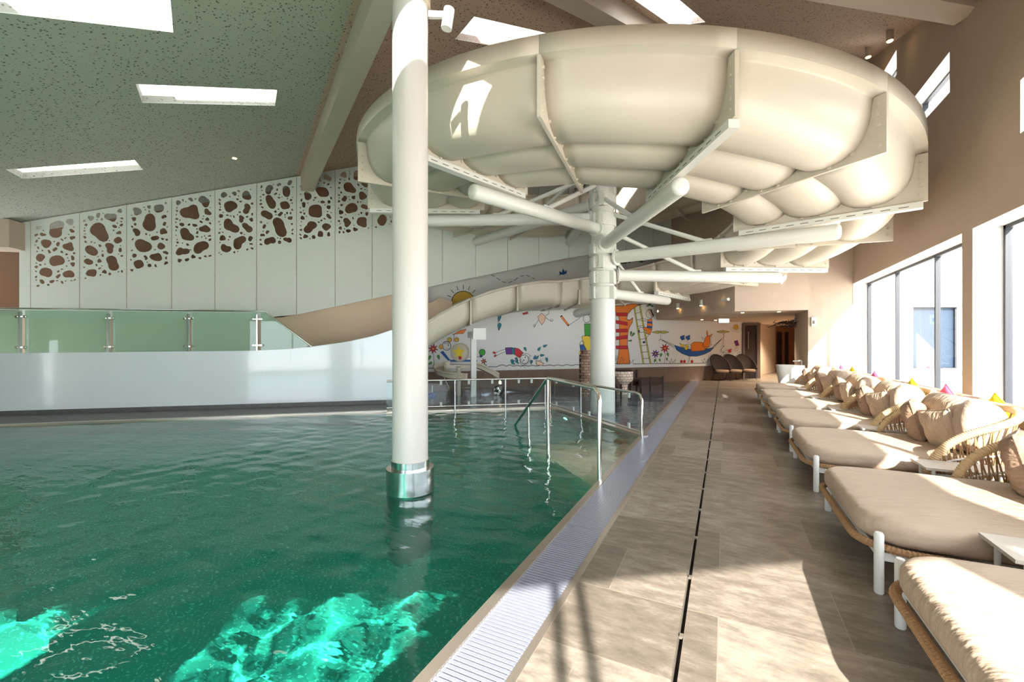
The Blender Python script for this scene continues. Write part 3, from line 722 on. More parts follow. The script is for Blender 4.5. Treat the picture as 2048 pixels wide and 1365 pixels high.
def blob(cx_, cy_, R):
    a1, a2, a3 = (random.random()*2*pi for _ in range(3)); e = random.uniform(.0, .38); t3 = random.uniform(0, .17); t4 = random.uniform(0, .07)
    N = 20 if R > .06 else 12
    return [(cx_+R*(1+e*cos(2*(u-a1))+t3*cos(3*(u-a2))+t4*cos(4*(u-a3)))*cos(u), cy_+R*(1+e*cos(2*(u-a1))+t3*cos(3*(u-a2))+t4*cos(4*(u-a3)))*sin(u)) for u in [2*pi*i/N for i in range(N)]]
send = sof(1352, 500)[0]
for a_, b3 in zip(seams, seams[1:]):
    if a_ > send: break
    b3 = min(b3, send); g_ = .006
    low0, low1 = interp(bt, a_), interp(bt, b3)
    loops = [[(a_+g_, low0), (b3-g_, low1), (b3-g_, stop_(b3)), (a_+g_, stop_(a_))]]
    if b3 > seams[1]+.01:
        placed = []
        if b3 < sof(850, 500)[0]+.3 or a_ > sof(1100, 400)[0]:
            for R0, cnt in ((.19, 4), (.14, 8), (.1, 14), (.06, 26), (.035, 40), (.02, 40)):
                for _ in range(cnt*30):
                    if sum(1 for p in placed if p[2] == R0) >= cnt: break
                    R = R0*random.uniform(.8, 1.15); x = random.uniform(a_+.1, b3-.1); y = random.uniform(hlow(x)+.05, stop_(x)-.12)
                    if x-R*1.45 < a_+.06 or x+R*1.45 > b3-.06 or y+R*1.4 > stop_(x)-.05 or y-R*1.4 < hlow(x): continue
                    if all(hypot(x-p[0], y-p[1]) > 1.28*(R+p[3])+.015 for p in placed): placed.append((x, y, R0, R))
        loops += [blob(p[0], p[1], p[3]) for p in placed]
    m = MB(); m.plate(loops, lambda u, v, k: ons(u, v, k*.025), 'panel_white', side='plaster_light'); m.build('panel', scr)
# screw pairs on panel seams
m = MB()
for s in seams[1:12]:
    for z in (interp(bt, s)+.25, interp(bt, s)+1.2, hlow(s)+.1):
        for dx in (-.03, .03): m.lathe([(.008, 0), (.008, .006)], ons(s+dx, z, -.0), 'plastic_grey', 6, axis=(PD[1], -PD[0], 0))
tag(m.build('screws', scr), kind='stuff')

# ------------------------------------------------------------------ glass fence in the pool and stair handrails
fe = thing('glass_fence', 'low glass fence with steel rails on the divider between the pools', 'fence', (cB[0], cB[1], 0))
m = MB(); hA = Vector((A[0], A[1], 0))-d1*.9; hB = Vector((*cB, 0)); hC = Vector((*cC, 0)); up = lambda p, z: (p[0], p[1], z)
m.tube([up(hA, .68), up(hB, .68)], .022, 'steel_polished'); m.build('top_rail', fe, smooth=True)
m = MB(); m.tube([up(hA, .1), up(hB, .1)], .018, 'steel_polished'); m.build('bottom_rail', fe, smooth=True)
m = MB(); m.tube([up(hB, .0), up(hB, .62), up(hB+d2*.02, .67), up(hB+d2*.1, .69), up(hC-d2*.14, .69), up(hC-d2*.05, .67), up(hC, .58), up(hC, 0)], .022, 'steel_polished'); m.build('top_rail', fe, smooth=True)
m = MB(); m.tube([up(hB, .08), up(hC, .08)], .018, 'steel_polished'); m.build('bottom_rail', fe, smooth=True)
L1 = (hB-hA).length
for px in (910, 1011): 
    p = on_v(px, 780, A, (d1.x, d1.y)); m = MB(); m.tube([(p[0], p[1], 0), (p[0], p[1], .68)], .022, 'steel'); m.build('post', fe, smooth=True)
m = MB(); p = hB-d1*.12; m.tube([up(p, 0), up(p, .68)], .02, 'steel'); m.build('post', fe, smooth=True)
p = hB+d2*1.45; m = MB(); m.tube([up(p, 0), up(p, .68)], .016, 'steel'); m.build('post', fe, smooth=True)
def pane(a_, b3, z0_, z1_):
    m = MB(); m.add([up(a_, z0_), up(b3, z0_), up(b3, z1_), up(a_, z1_)], [(0, 1, 2, 3)], 'glass_fence'); o = m.build('glass_panel', fe)
    dr_ = (b3-a_).normalized()
    for p in (a_+dr_*.25, b3-dr_*.25):
        for z in (z0_+.0, z1_-.02):
            m = MB(); m.bar(up(p, z-.04), up(p, z+.05), .03, .05, 'plastic_grey', up=(dr_.x, dr_.y, 0)); m.build('clamp', o)
x1 = [on_v(px, 780, A, (d1.x, d1.y)) for px in (910, 1011)]; v1 = [Vector((p[0], p[1], 0)) for p in x1]
pane(hA, v1[0]-d1*.06, .14, .64); pane(v1[0]+d1*.06, v1[1]-d1*.06, .14, .64); pane(v1[1]+d1*.06, hB-d1*.2, .14, .64)
pane(hB+d2*.08, hB+d2*1.38, .12, .65); pane(hB+d2*1.52, hC-d2*.1, .12, .65)
hr = thing('pool_handrail', 'tubular steel stair handrail standing in the pool in front of the fence', 'handrail', (-1.19, 4.57, 0))
hb = Vector((-1.22, 4.6, 0)); ha = Vector((-2.21, 5.59, 0)); dh = (ha-hb).normalized(); pe = Vector((*on_z(1028, 848)[:2], 0))
m = MB(); m.tube([up(hb, -.28), up(hb, .88), up(hb+dh*.03, .95), up(hb+dh*.1, 1.0), up(ha-dh*.02, 1.01), up(ha+dh*.06, .98), up(pe, -.05), up(pe+dh*.5, -.28)], .024, 'steel_polished', 12); m.build('rail', hr, smooth=True)
m = MB(); m.tube([up(ha, -.45), up(ha, 1.0)], .024, 'steel_polished', 12); m.build('post', hr, smooth=True)
p = ha+(pe-ha)*.5; m = MB(); m.tube([up(p, -.9), up(p, .46)], .02, 'steel_polished', 12); m.build('post', hr, smooth=True)

# ------------------------------------------------------------------ daybeds
BEDS = [(1.53, 2.92), (3.29, 4.68), (5.27, 6.62), (7.05, 8.40), (8.68, 10.05), (10.28, 11.72), (12.18, 13.56)]
def slab(m, outline, z0, z1, rad, mt, crown=.0, nb=5, wob=0.):
    n = len(outline); cx_ = sum(p[0] for p in outline)/n; cy_ = sum(p[1] for p in outline)/n
    def ring(ins, z):
        r = []
        for i in range(n):
            p = Vector(outline[i]); a_ = Vector(outline[i-1]); b3 = Vector(outline[(i+1) % n]); t_ = (b3-a_).normalized(); nn_ = Vector((-t_.y, t_.x))
            q = p+nn_*ins; r.append((q.x, q.y, z+(wob*sin(9*q.x+5*q.y)*.5+wob*sin(23*q.y+3*q.x)*.3 if z > z0+rad else 0)))
        return r
    rows = []
    for i in range(nb+1):
        u = pi/2*i/nb; rows.append(ring(rad*(1-sin(u)), z0+rad*(1-cos(u))))
    for i in range(nb+1):
        u = pi/2*i/nb; rows.append(ring(rad*(1-cos(u)), z1-rad*(1-sin(u))))
    for f_ in (.12, .25, .4, .6, .8, .95):
        rows.append([(x+(cx_-x)*f_, y+(cy_-y)*f_, z1+crown*min(1, f_*2)+wob*(sin(11*(x+(cx_-x)*f_)+4*y)*.6)) for x, y, z in ring(rad, z1)])
    m.grid(rows, mt, close_u=True); k = (len(rows)-1)*n; base = len(m.v)-len(rows)*n
    m.f.append([base+k+i for i in range(n)]); m.m.append(m.mi(mt)); m.f.append([base+n-1-i for i in range(n)]); m.m.append(m.mi(mt))
def bed_outline(hw, x0=0., x1=1.62, ext=0.):
    pts = []; r = .26; x0 -= ext; x1 += ext; hw += ext
    for i in range(9):
        u = pi+pi/2*i/8; pts.append((x0+r+r*cos(u), -hw+r+r*sin(u)))
    for i in range(6): pts.append((x0+r+(.98-r-x0)*(i+1)/6, -hw))
    ro = .6
    for i in range(13):
        u = -pi/2+pi/2*i/12; pts.append((x1-ro+ro*cos(u), -hw+ro+ro*sin(u)))
    for i in range(13):
        u = pi/2*i/12; pts.append((x1-ro+ro*cos(u), hw-ro+ro*sin(u)))
    for i in range(6): pts.append((.98-(.98-r-x0)*i/6, hw))
    for i in range(9):
        u = pi/2+pi/2*i/8; pts.append((x0+r+r*cos(u), hw-r+r*sin(u)))
    o = []
    for p in pts:
        if not o or hypot(p[0]-o[-1][0], p[1]-o[-1][1]) > .012: o.append(p)
    if hypot(o[0][0]-o[-1][0], o[0][1]-o[-1][1]) < .012: o.pop()
    return o
def spline(keys, n=6):
    out = []; K = [Vector(k) for k in keys]
    for i in range(len(K)-1):
        p0, p1, p2, p3 = K[max(i-1, 0)], K[i], K[i+1], K[min(i+2, len(K)-1)]
        for j in range(n):
            t_ = j/n; out.append(.5*((2*p1)+(-p0+p2)*t_+(2*p0-5*p1+4*p2-p3)*t_*t_+(-p0+3*p1-3*p2+p3)*t_**3))
    out.append(K[-1]); return out
def resample(P, step, closed=False):
    P = [Vector(p) for p in P]
    if closed: P.append(P[0])
    L = [0]
    for a_, b3 in zip(P, P[1:]): L.append(L[-1]+(b3-a_).length)
    n = max(8, int(L[-1]/step)//2*2); out = []; k = 0
    for i in range(n+(0 if closed else 1)):
        t_ = L[-1]*i/n
        while k < len(L)-2 and L[k+1] < t_: k += 1
        out.append(P[k]+(P[k+1]-P[k])*((t_-L[k])/max(1e-9, L[k+1]-L[k])))
    return out
def make_bed(hw):
    t = thing('daybed', 'x', 'daybed', (0, 0, 0), 'rope trimmed daybeds lined up beside the windows')
    m = MB(); slab(m, bed_outline(hw), .275, .432, .06, 'linen', crown=.012, wob=.006); m.build('mattress', t, smooth='all', local=True)
    m = MB(); ol = bed_outline(hw, ext=.012); q = resample([(x, y, .262) for x, y in ol], .011, True); m.tube(q, [.0255 if i % 2 else .0205 for i in range(len(q))], 'rope', 8, closed=True)
    m.build('rope_rim', t, smooth=True, local=True)
    m = MB()
    for y in (-hw+.03, hw-.03): m.bar((.1, y, .215), (1.35, y, .215), .03, .05, 'powder_white')
    for x in (.09, .75, 1.35): m.bar((x, -hw+.03, .215), (x, hw-.03, .215), .03, .05, 'powder_white')
    m.build('frame', t, local=True)
    for x, zt_ in ((.07, .365), (1.42, .24)):
        for sy in (-1, 1):
            m = MB(); m.lathe([(.021, .0), (.025, .006), (.025, zt_-.012), (.018, zt_)], (x, sy*(hw-.015)+.02*sy, 0), 'powder_white', 14); m.build('leg', t, smooth=True, local=True)
    half = [(.9, -hw-.03, .26), (.93, -hw-.04, .40), (.99, -hw-.05, .52), (1.08, -hw-.05, .62), (1.2, -hw-.05, .70), (1.35, -hw-.04, .765), (1.52, -hw+.06, .825), (1.63, -hw+.26, .865), (1.68, -hw+.5, .87)]
    keys = half+[(x, -y, z) for x, y, z in reversed(half)]
    rim = spline(keys, 6); m = MB(); q = resample(rim, .009); m.tube(q, [.0355 if i % 2 else .0305 for i in range(len(q))], 'rope_pale', 10); ar = m.build('back_rim', t, smooth=True, local=True)
    # arms' inner hoop
    base = [(p.x*.93+.02 if p.x > 1.3 else p.x+.04, p.y*.97, .3) for p in rim[5:-5]]
    mid = [(p.x*.99, p.y*.99, .3+(p.z-.3)*.45) for p in rim[8:-8]]
    m = MB(); m.tube(base, .012, 'powder_white', 8); m.tube(mid, .009, 'powder_white', 8); m.build('back_frame', t, smooth=True, local=True)
    m = MB(); N = 40; rp = rim[5:-5]
    def at(L, u): 
        i = min(len(L)-1, max(0, u*(len(L)-1))); k = int(i); f_ = i-k; a_ = Vector(L[k]); b3 = Vector(L[min(k+1, len(L)-1)]); return a_+(b3-a_)*f_
    for k in range(N):
        u = (k+.5)/N
        m.tube([at(rp, u), at(base, u+.016)], .007, 'rope', 5, caps=False); m.tube([at(rp, u+.004), at(base, u-.014)], .007, 'rope', 5, caps=False)
    m.build('woven_rope', t, local=True)
    return t
bed_lab = ['nearest beige daybed with sunlit foot cut by the bottom right corner', 'second nearest beige daybed with a large pillow at the right edge',
           'third beige daybed from the camera with four plump cushions in its woven back', 'fourth beige daybed from the camera behind the yellow cushion tip',
           'fifth beige daybed counted from the camera', 'sixth beige daybed counted from the camera', 'farthest beige daybed nearest the corridor and wash basin']
FX = .76; proto = make_bed(.70)
beds = []
for i, (y0_, y1_) in enumerate(BEDS):
    b = proto if i == 0 else copy_tree(proto); b.location = (FX, (y0_+y1_)/2, 0); b['label'] = bed_lab[i]; beds.append(b)
# cushions
def pillow(m, w, h, t_, mt, sag=.0, N=18, p_=3.2, seam=True):
    for sgn in (1, -1):
        rows = []
        for i in range(N+1):
            u = -1+2*i/N; row = []
            for j in range(N+1):
                v_ = -1+2*j/N
                pin = 1-.05*(1-abs(u)**2)*(abs(v_)**3); pin2 = 1-.05*(1-abs(v_)**2)*(abs(u)**3)
                th = t_/2*(max(0, 1-abs(u)**p_)**.5)*(max(0, 1-abs(v_)**p_)**.5)*(1+.1*sin(5*u+3*v_)+.06*sin(11*v_-4*u))
                row.append((u*w/2*pin2, sgn*th, v_*h/2*pin))
            rows.append(row if sgn == 1 else row[::-1])
        m.grid(rows, mt)
    return m
def weld(o):
    b = bmesh.new(); b.from_mesh(o.data); bmesh.ops.remove_doubles(b, verts=b.verts, dist=.0006); bmesh.ops.recalc_face_normals(b, faces=b.faces); b.to_mesh(o.data); b.free(); return o
def mk(name, label, m, loc, rot, cat, grp):
    o = weld(m.build(name, smooth='all')); o.location = loc; o.rotation_euler = rot; return tag(o, label, cat, grp)
def roll(L, r, mt):                       # plump bolster, axis along local x
    m = MB(); rows = []; N = 14
    prof = [(-L/2, .0), (-L/2, r*.5), (-L/2+.01, r*.85), (-L/2+.04, r), (-L/4, r*1.05), (0, r*1.07), (L/4, r*1.05), (L/2-.04, r), (L/2-.01, r*.85), (L/2, r*.5), (L/2, 0.)]
    for x, rr in prof:
        rows.append([(x, rr*cos(2*pi*k/20)*(.72)+.01*sin(7*x+k), rr*sin(2*pi*k/20)+.006*sin(5*k+9*x)) for k in range(20)])
    m.grid(rows, mt, close_u=True); return m
ordn = ['nearest', 'second nearest', 'third', 'fourth', 'fifth', 'sixth', 'farthest']
protos = {}
def cushion(kind, i, loc, rot, label):
    nm, cat, grp, mkm = {
        'back': ('back_cushion', 'cushion', 'long back cushions on the daybeds', lambda: roll(.74, .235, 'linen_crease')),
        'side': ('round_cushion', 'cushion', 'rounded side cushions on the daybeds', lambda: roll(.46, .245, 'linen')),
        'p1': ('throw_pillow', 'pillow', 'square pillows on the daybeds', lambda: pillow(MB(), .5, .46, .22, 'linen_brown')),
        'p2': ('throw_pillow', 'pillow', 'square pillows on the daybeds', lambda: pillow(MB(), .44, .42, .18, 'linen_crease')),
        'sm': ('accent_cushion', 'cushion', 'pink and yellow accent cushions along the window bench', lambda: pillow(MB(), .31, .31, .1, 'pink')),
        'sy': ('accent_cushion', 'cushion', 'pink and yellow accent cushions along the window bench', lambda: pillow(MB(), .31, .31, .1, 'yellow'))}[kind]
    if kind not in protos:
        o = mk(nm, label, mkm(), (0, 0, 0), (0, 0, 0), cat, grp); protos[kind] = o
        if kind in ('p1', 'p2', 'sm', 'sy'):
            w_, h_ = {'p1': (.5, .46), 'p2': (.44, .42)}.get(kind, (.31, .31)); q = []
            for a_, b3 in (((-1, -1), (1, -1)), ((1, -1), (1, 1)), ((1, 1), (-1, 1)), ((-1, 1), (-1, -1))):
                for i_ in range(10):
                    u = a_[0]+(b3[0]-a_[0])*i_/10; v_ = a_[1]+(b3[1]-a_[1])*i_/10
                    q.append((u*w_/2*(1-.05*(1-abs(v_)**2)*abs(u)**3), 0, v_*h_/2*(1-.05*(1-abs(u)**2)*abs(v_)**3)))
            pm = MB(); pm.tube(q, .0055, {'p1': 'linen_brown', 'p2': 'linen_crease', 'sm': 'pink', 'sy': 'yellow'}[kind], 6, closed=True); pm.build('piping', o, smooth=True, local=True)
        o.location = loc; o.rotation_euler = rot
    else:
        o = copy_tree(protos[kind]); o.location = loc; o.rotation_euler = rot; o['label'] = label
    return o
random.seed(3)
for i, (y0_, y1_) in enumerate(BEDS):
    if i == 0: continue
    yc = (y0_+y1_)/2; j = lambda s=.05: random.uniform(-s, s)
    cushion('back', i, (FX+1.45, yc+.3+j(.02), .70), (-.12, 0, pi/2+.04+j(.04)), f'long creased back cushion in the far half of the {ordn[i]} daybed back')
    cushion('side', i, (FX+1.42, yc-.34+j(.02), .70), (-.1, 0, pi/2-.18+j(.04)), f'smooth rounded cushion in the near half of the {ordn[i]} daybed back')
    cushion('p1', i, (FX+1.16+j(.03), yc+.36, .64), (radians(-14), radians(6)+j(.1), pi/2-.35+j(.12)), f'darker brown square pillow on the far side of the {ordn[i]} daybed')
    cushion('p2', i, (FX+1.2+j(.03), yc-.1, .62), (radians(-16), radians(10)+j(.1), pi/2+.15+j(.15)), f'beige square pillow in the middle of the {ordn[i]} daybed')
# side tables between the beds
def make_table():
    t = thing('side_table', 'x', 'side table', (0, 0, 0), 'low side tables between the daybeds')
    m = MB(); m.box(0, .62, -.17, .17, .425, .445, 'table_top'); m.build('table_top', t, local=True)
    for x in (.06, .56):
        for y in (-.13, .13):
            m = MB(); m.lathe([(.014, 0), (.014, .425)], (x, y, 0), 'powder_white', 10); m.build('leg', t, smooth=True, local=True)
    return t
tb = None
for i, (x, y) in enumerate(((1.27, 3.13), (1.53, 4.98), (1.53, 6.84), (1.53, 8.54), (1.53, 10.165), (1.53, 11.95))):
    b = make_table() if tb is None else copy_tree(tb); tb = tb or b
    b.location = (x, y, 0); b['label'] = f'low slab side table between the {ordn[i]} and {ordn[i+1]} daybeds'
for ch in tb.children: pass
# window bench with bolster and accent cushions
m = MB(); m.box(2.5, 3.3, 2.0, 13.9, 0, .56, 'linen'); tag(m.build('window_bench'), 'long upholstered bench running under the windows behind the daybeds', 'bench')
m = MB(); m.tube([(2.78, 2.1, .7), (2.78, 2.14, .7)]+[(2.78, 2.2+.5*i, .7) for i in range(24)]+[(2.78, 13.86, .7)], [.1, .135]+[.14]*24+[.1], 'linen_brown', 20); tag(m.build('bench_bolster', smooth=True), 'long round bolster lying on the window bench', 'bolster')
acc = [('sy', 6.27, 'yellow accent cushion standing on its corner above the third daybed'), ('sm', 7.38, 'pink accent cushion standing on its corner by the pier, between third and fourth daybeds'),
       ('sy', 8.5, 'yellow accent cushion standing on its corner left of the pier'), ('sm', 10.3, 'pink accent cushion tip above the fifth daybed'),
       ('sy', 11.9, 'yellow accent cushion tip farther along the bench'), ('sm', 12.9, 'farthest pink accent cushion on the bench')]
for k_, y, lb in acc:
    cushion(k_, 0, (2.56, y, .765), (radians(-8), radians(45), pi/2+.1), lb)
for o in (protos['sm'], protos['sy']): pass

# ------------------------------------------------------------------ wash basin by the last bed
wb = thing('wash_basin', 'white pedestal wash basin with a tap behind the farthest daybed', 'basin', (1.65, 14.2, 0))
m = MB(); rows = []
for z, gx_ in ((0, .24), (.1, .26), (.5, .31), (.86, .36), (.89, .36), (.89, .31), (.8, .28)):
    rows.append([(1.67+gx_*(abs(cos(u))**.5)*(1 if cos(u) > 0 else -1), 14.25+.24*(abs(sin(u))**.5)*(1 if sin(u) > 0 else -1), z) for u in [2*pi*k/28 for k in range(28)]])
m.grid(rows, 'white_paint', close_u=True); k = len(rows); base = (k-1)*28; m.f.append([base+i for i in range(28)]); m.m.append(0); m.build('bowl', wb, smooth=True)
m = MB(); m.tube([(1.93, 14.25, .88), (1.93, 14.25, 1.0), (1.93, 14.25, 1.02), (1.72, 14.25, 1.0)], .018, 'powder_white', 8); m.build('tap', wb, smooth=True)

# ------------------------------------------------------------------ dark wicker chairs by the door
def make_chair():
    t = thing('wicker_chair', 'x', 'chair', (0, 0, 0), 'dark wicker shell chairs under the mural')
    m = MB(); rows = []
    for i in range(11):
        u = i/10; row = []
        for j in range(21):
            a_ = radians(-115+230*j/20); wl = cos(radians(-115+230*j/20)*.78)
            r = .30+.10*u; zz = .30+u*(.12+.50*max(0, wl)**1.1)
            row.append((r*sin(a_)*(1+.05*u), r*cos(a_)*1.05+.1*u*max(0, wl), zz))
        rows.append(row)
    m.grid(rows, 'wicker_dark'); rim = rows[-1]; m.tube(rim, .016, 'wicker_dark', 8); o = m.build('shell', t, smooth=True, local=True); solid(o, .02, 0)
    m = MB(); m.lathe([(.0, .3), (.3, .3), (.33, .33), (.33, .37), (.3, .39), (0, .4)], (0, -.03, 0), 'seat_tan', 28); m.build('seat_cushion', t, smooth=True, local=True)
    m = MB(); m.lathe([(.0, .26), (.33, .27), (.34, .31), (0, .31)], (0, 0, 0), 'wicker_dark', 28); m.build('seat_base', t, smooth=True, local=True)
    for sx in (-1, 1):
        for sy in (-1, 1):
            m = MB(); m.tube([(sx*.2, sy*.2, .27), (sx*.29, sy*.28, 0)], [.014, .01], 'dark', 8); m.build('leg', t, smooth=True, local=True)
    return t
ch = None
for i, (px, lb) in enumerate(((1442, 'leftmost of the three dark wicker shell chairs'), (1468, 'middle of the three dark wicker shell chairs'), (1495, 'rightmost of the three dark wicker shell chairs, before the dark door'))):
    p = on_v(px, 763, along(MP, D45, 0, -.5), D45); p = (p[0], p[1], 0); c = make_chair() if ch is None else copy_tree(ch); ch = ch or c
    c.location = p; c.rotation_euler = (0, 0, radians(30)); c.scale = (.84, .84, 1.12); c['label'] = lb

# ------------------------------------------------------------------ far corridor
dr_ = thing('door_1', 'dark blue glazed door at the end of the mural', 'door', (1, 20.8, 0), kind='structure')
def mpx(px, py, off=-.05):
    p = on_v(px, py, MP, D45); return Vector((p[0]+D45[1]*-off*-1*-1, p[1]+0, p[2])) if False else Vector((p[0]-D45[1]*off, p[1]+D45[0]*off, p[2]))
m = MB(); q = [mpx(1485, 760), mpx(1510, 760), mpx(1510, 650), mpx(1485, 650)]
m.add([Vector((v.x, v.y, max(0, v.z))) for v in q], [(0, 1, 2, 3)], 'door_dark'); m.build('door_leaf', dr_)
m = MB(); 
for a_, b3 in (((1484.5, 765), (1484.5, 648)), ((1484, 649), (1518, 649)), ((1514, 765), (1514, 648))):
    p, q = mpx(*a_, -.06), mpx(*b3, -.06); p.z = max(p.z, 0); q.z = max(q.z, 0); m.bar(p, q, .1 if a_[0] < 1510 else .18, .06, 'door_frame', up=(-.7, .7, 0))
m.build('door_frame', dr_)
m = MB(); p, q = mpx(1492, 664, -.12), mpx(1492, 698, -.12); m.tube([p, q], .02, 'steel_polished', 8); m.build('door_handle', dr_)
cw = MB()
P1 = Vector(on_z(1519, 751)); P2 = Vector(on_z(1551, 744)); P3 = Vector(on_z(1611, 741)); P1.z = P2.z = P3.z = 0
def vquad(m, a_, b3, z0_, z1_, mt): m.add([(a_.x, a_.y, z0_), (b3.x, b3.y, z0_), (b3.x, b3.y, z1_), (a_.x, a_.y, z1_)], [(0, 1, 2, 3)], mt)
P0 = Vector((mpx(1516, 760).x, mpx(1516, 760).y, 0)); vquad(cw, P0, P1, 0, 2.5, 'plaster'); vquad(cw, P1, P2, 0, 2.5, 'plaster')
P4 = P3+(P3-P2)*.6; vquad(cw, P2, P4, 0, 2.5, 'wood_wall')
vquad(cw, Vector((3.3, 16.41, 0)), Vector((3.45, 16.41, 0)), -.3, 2.5, 'plaster'); vquad(cw, Vector((3.43, 16.4, 0)), Vector((6.28, 32, 0)), -.3, 2.5, 'plaster'); vquad(cw, Vector((6.3, 31.9, 0)), Vector((-2, 31.9, 0)), -.1, 2.5, 'plaster'); vquad(cw, Vector((1.0, 21.05, 0)), P0, 0, 2.5, 'plaster')
struct(cw.build('wall_corridor'), 'plaster and timber walls of the corridor behind the pier', 'wall')
for k, (xa, xb, lb) in enumerate(((1553, 1563, 'left dark doorway in the timber corridor wall'), (1569, 1576, 'right dark doorway in the timber corridor wall'), (1605, 1612, 'glazed door at the end of the timber corridor wall'))):
    a_ = Vector(on_v(xa, 740, P2, P4-P2)); b3 = Vector(on_v(xb, 740, P2, P4-P2)); nn_ = Vector((FW[0], FW[1], 0))*-.05
    m = MB(); vquad(m, a_+nn_, b3+nn_, 0, 2.1 if k < 2 else 2.3, 'wood_dark' if k < 2 else 'door_dark'); struct(m.build('door_%d' % (k+2)), lb, 'door')
for x_, y_, e_ in ((1.2, 17.6, 16), (2.6, 19.6, 22), (3.2, 22.6, 26), (2.2, 22.2, 20)):  # fill spots added to brighten the dark corridor, no fixtures modelled for them
    l_ = bpy.data.lights.new('corridor_fill', 'SPOT'); l_.energy = e_*14; l_.spot_size = 2.3; l_.spot_blend = .6; l_.color = (1., .82, .6); l_.shadow_soft_size = .05
    o_ = bpy.data.objects.new('corridor_fill', l_); C.objects.link(o_); o_.location = (x_, y_, 2.36)
# branch chandelier
c = Vector(on_v(1590, 648, (0, 16.2), (1, 0))); t = thing('branch_chandelier', 'tangled dark branch chandelier hanging in the corridor', 'chandelier', c)
m = MB(); random.seed(5)
for i in range(70):
    a_ = random.uniform(0, 2*pi); r = random.uniform(.1, .62); z = random.uniform(-.1, .1)
    p = c+Vector((r*cos(a_), r*sin(a_)*.8, z)); d_ = Vector((random.uniform(-1, 1), random.uniform(-1, 1), random.uniform(-.25, .25))).normalized()*random.uniform(.12, .3)
    m.tube([p-d_, p+Vector((0, 0, random.uniform(-.04, .04))), p+d_], .011, 'branch', 5)
m.build('branches', t)
m = MB(); m.tube([c, c+Vector((0, 0, 2.4-c.z+.02))], .008, 'steel', 6); m.build('cord', t)
# exit sign, sensors, spots
p = Vector(on_z(1447, 636, 2.35)); t = thing('exit_sign', 'small lit exit sign hanging under the corridor soffit', 'sign', p)
m = MB(); m.bar(p+Vector((-.16, -.1, -.1)), p+Vector((.16, .1, -.1)), .04, .16, 'plastic_grey'); m.build('sign_box', t)
m = MB(); m.bar(p+Vector((-.13, -.115, -.1)), p+Vector((.16, .075, -.1)), .03, .12, 'sign_lit'); m.build('lit_panel', t)
BK0, BKD = (-2.35, 17.25), Vector((.26+2.35, 13.57-17.25, 0)).normalized()
def onbk(px, py, off=0.):
    p = on_v(px, py, BK0, BKD); return Vector((p[0]+BKD[1]*off, p[1]-BKD[0]*off, p[2]))
sc_ = [(1360, 612, 'wall downlight left of the bulkhead corner spot, by the arm end'), (1407, 606, 'wall downlight in the middle of the brown bulkhead')]
for px, py, lb in sc_:
    p = onbk(px, py, .08); t = thing('wall_spotlight', lb, 'lamp', p)
    m = MB(); m.lathe([(.055, -.09), (.055, .09)], p, 'white_paint', 16); m.build('housing', t, smooth=True)
    m = MB(); m.lathe([(.04, -.1), (.04, -.092)], p, 'lamp_warm', 12); m.build('lens', t)
p = onbk(1457, 600, .1); t = thing('wall_spotlight', 'horizontal tube spotlight at the bulkhead corner', 'lamp', p)
m = MB(); m.lathe([(.045, -.14), (.045, .14)], p, 'white_paint', 14, axis=BKD); m.build('housing', t, smooth=True); m = MB(); m.lathe([(.035, -.15), (.035, -.142)], p, 'lamp_warm', 12, axis=BKD); m.build('lens', t)
p = onbk(1320, 623, .06); t = thing('wall_spotlight', 'small round lit spot beside the mural edge', 'lamp', p)
m = MB(); m.lathe([(.05, -.03), (.05, .03)], p, 'white_paint', 14, axis=(BKD.y, -BKD.x, 0)); m.build('housing', t); m = MB(); m.lathe([(.035, .03), (.035, .036)], p, 'lamp_warm', 12, axis=(BKD.y, -BKD.x, 0)); m.build('lens', t)
for x, y, lb in ((2.7, 10.05, 'right hanging cylinder spotlight under the brown ceiling'), (2.7, 11.36, 'left hanging cylinder spotlight under the brown ceiling')):
    z = zR(x, y); t = thing('ceiling_spotlight', lb, 'lamp', (x, y, z-.12)); m = MB(); m.lathe([(.055, -.2), (.055, .06)], (x, y, z), 'plaster', 18); m.build('housing', t, smooth=True)
    m = MB(); m.lathe([(.044, -.21), (.044, -.2)], (x, y, z), 'lamp_warm', 16); m.build('lens', t)
r = ray(469, 316); tt = (6.0-EYE)/(r[2]-.147*r[0]-.248*r[1]); gx_, gy_ = r[0]*tt, r[1]*tt; z = zG(gx_, gy_)
t = thing('ceiling_downlight', 'tiny recessed downlight glowing in the green grey ceiling', 'lamp', (gx_, gy_, z)); m = MB(); m.lathe([(.06, -.01), (.06, .02)], (gx_, gy_, z), 'white_paint', 14); m.build('ring', t); m = MB(); m.lathe([(.045, -.016), (.045, -.011)], (gx_, gy_, z), 'lamp_warm', 14); m.build('lens', t)
for k, (px, py) in enumerate(((1404, 640), (1431, 641), (1376, 643), (1485, 626), (1558, 624))):
    p = Vector(on_z(px, py, 2.395)); t = tag(MB().lathe([(.04, -.008), (.04, .01)], p, 'lamp_warm', 10).build('soffit_downlight'), ['recessed downlight in the soffit under the wall spots', 'recessed downlight in the soffit near the exit sign', 'leftmost recessed downlight in the soffit', 'recessed downlight in the soffit front edge, left', 'recessed downlight in the soffit front edge, right'][k], 'lamp', 'soffit downlights')
p = Vector((2.12, 13.88, EYE-(646-HY)/F*(on_z(1622, 900)[1]*0+12.2-.1))); t = thing('wall_sensor', 'small white wall device on the beige pier', 'device', p)
m = MB(); m.box(p.x-.03, p.x+.07, p.y-.04, p.y+.03, p.z-.12, p.z+.12, 'white_paint'); m.build('case', t); m = MB(); m.box(p.x-.01, p.x+.04, p.y-.045, p.y-.038, p.z-.06, p.z+.03, 'frame_soft'); m.build('sensor_face', t)

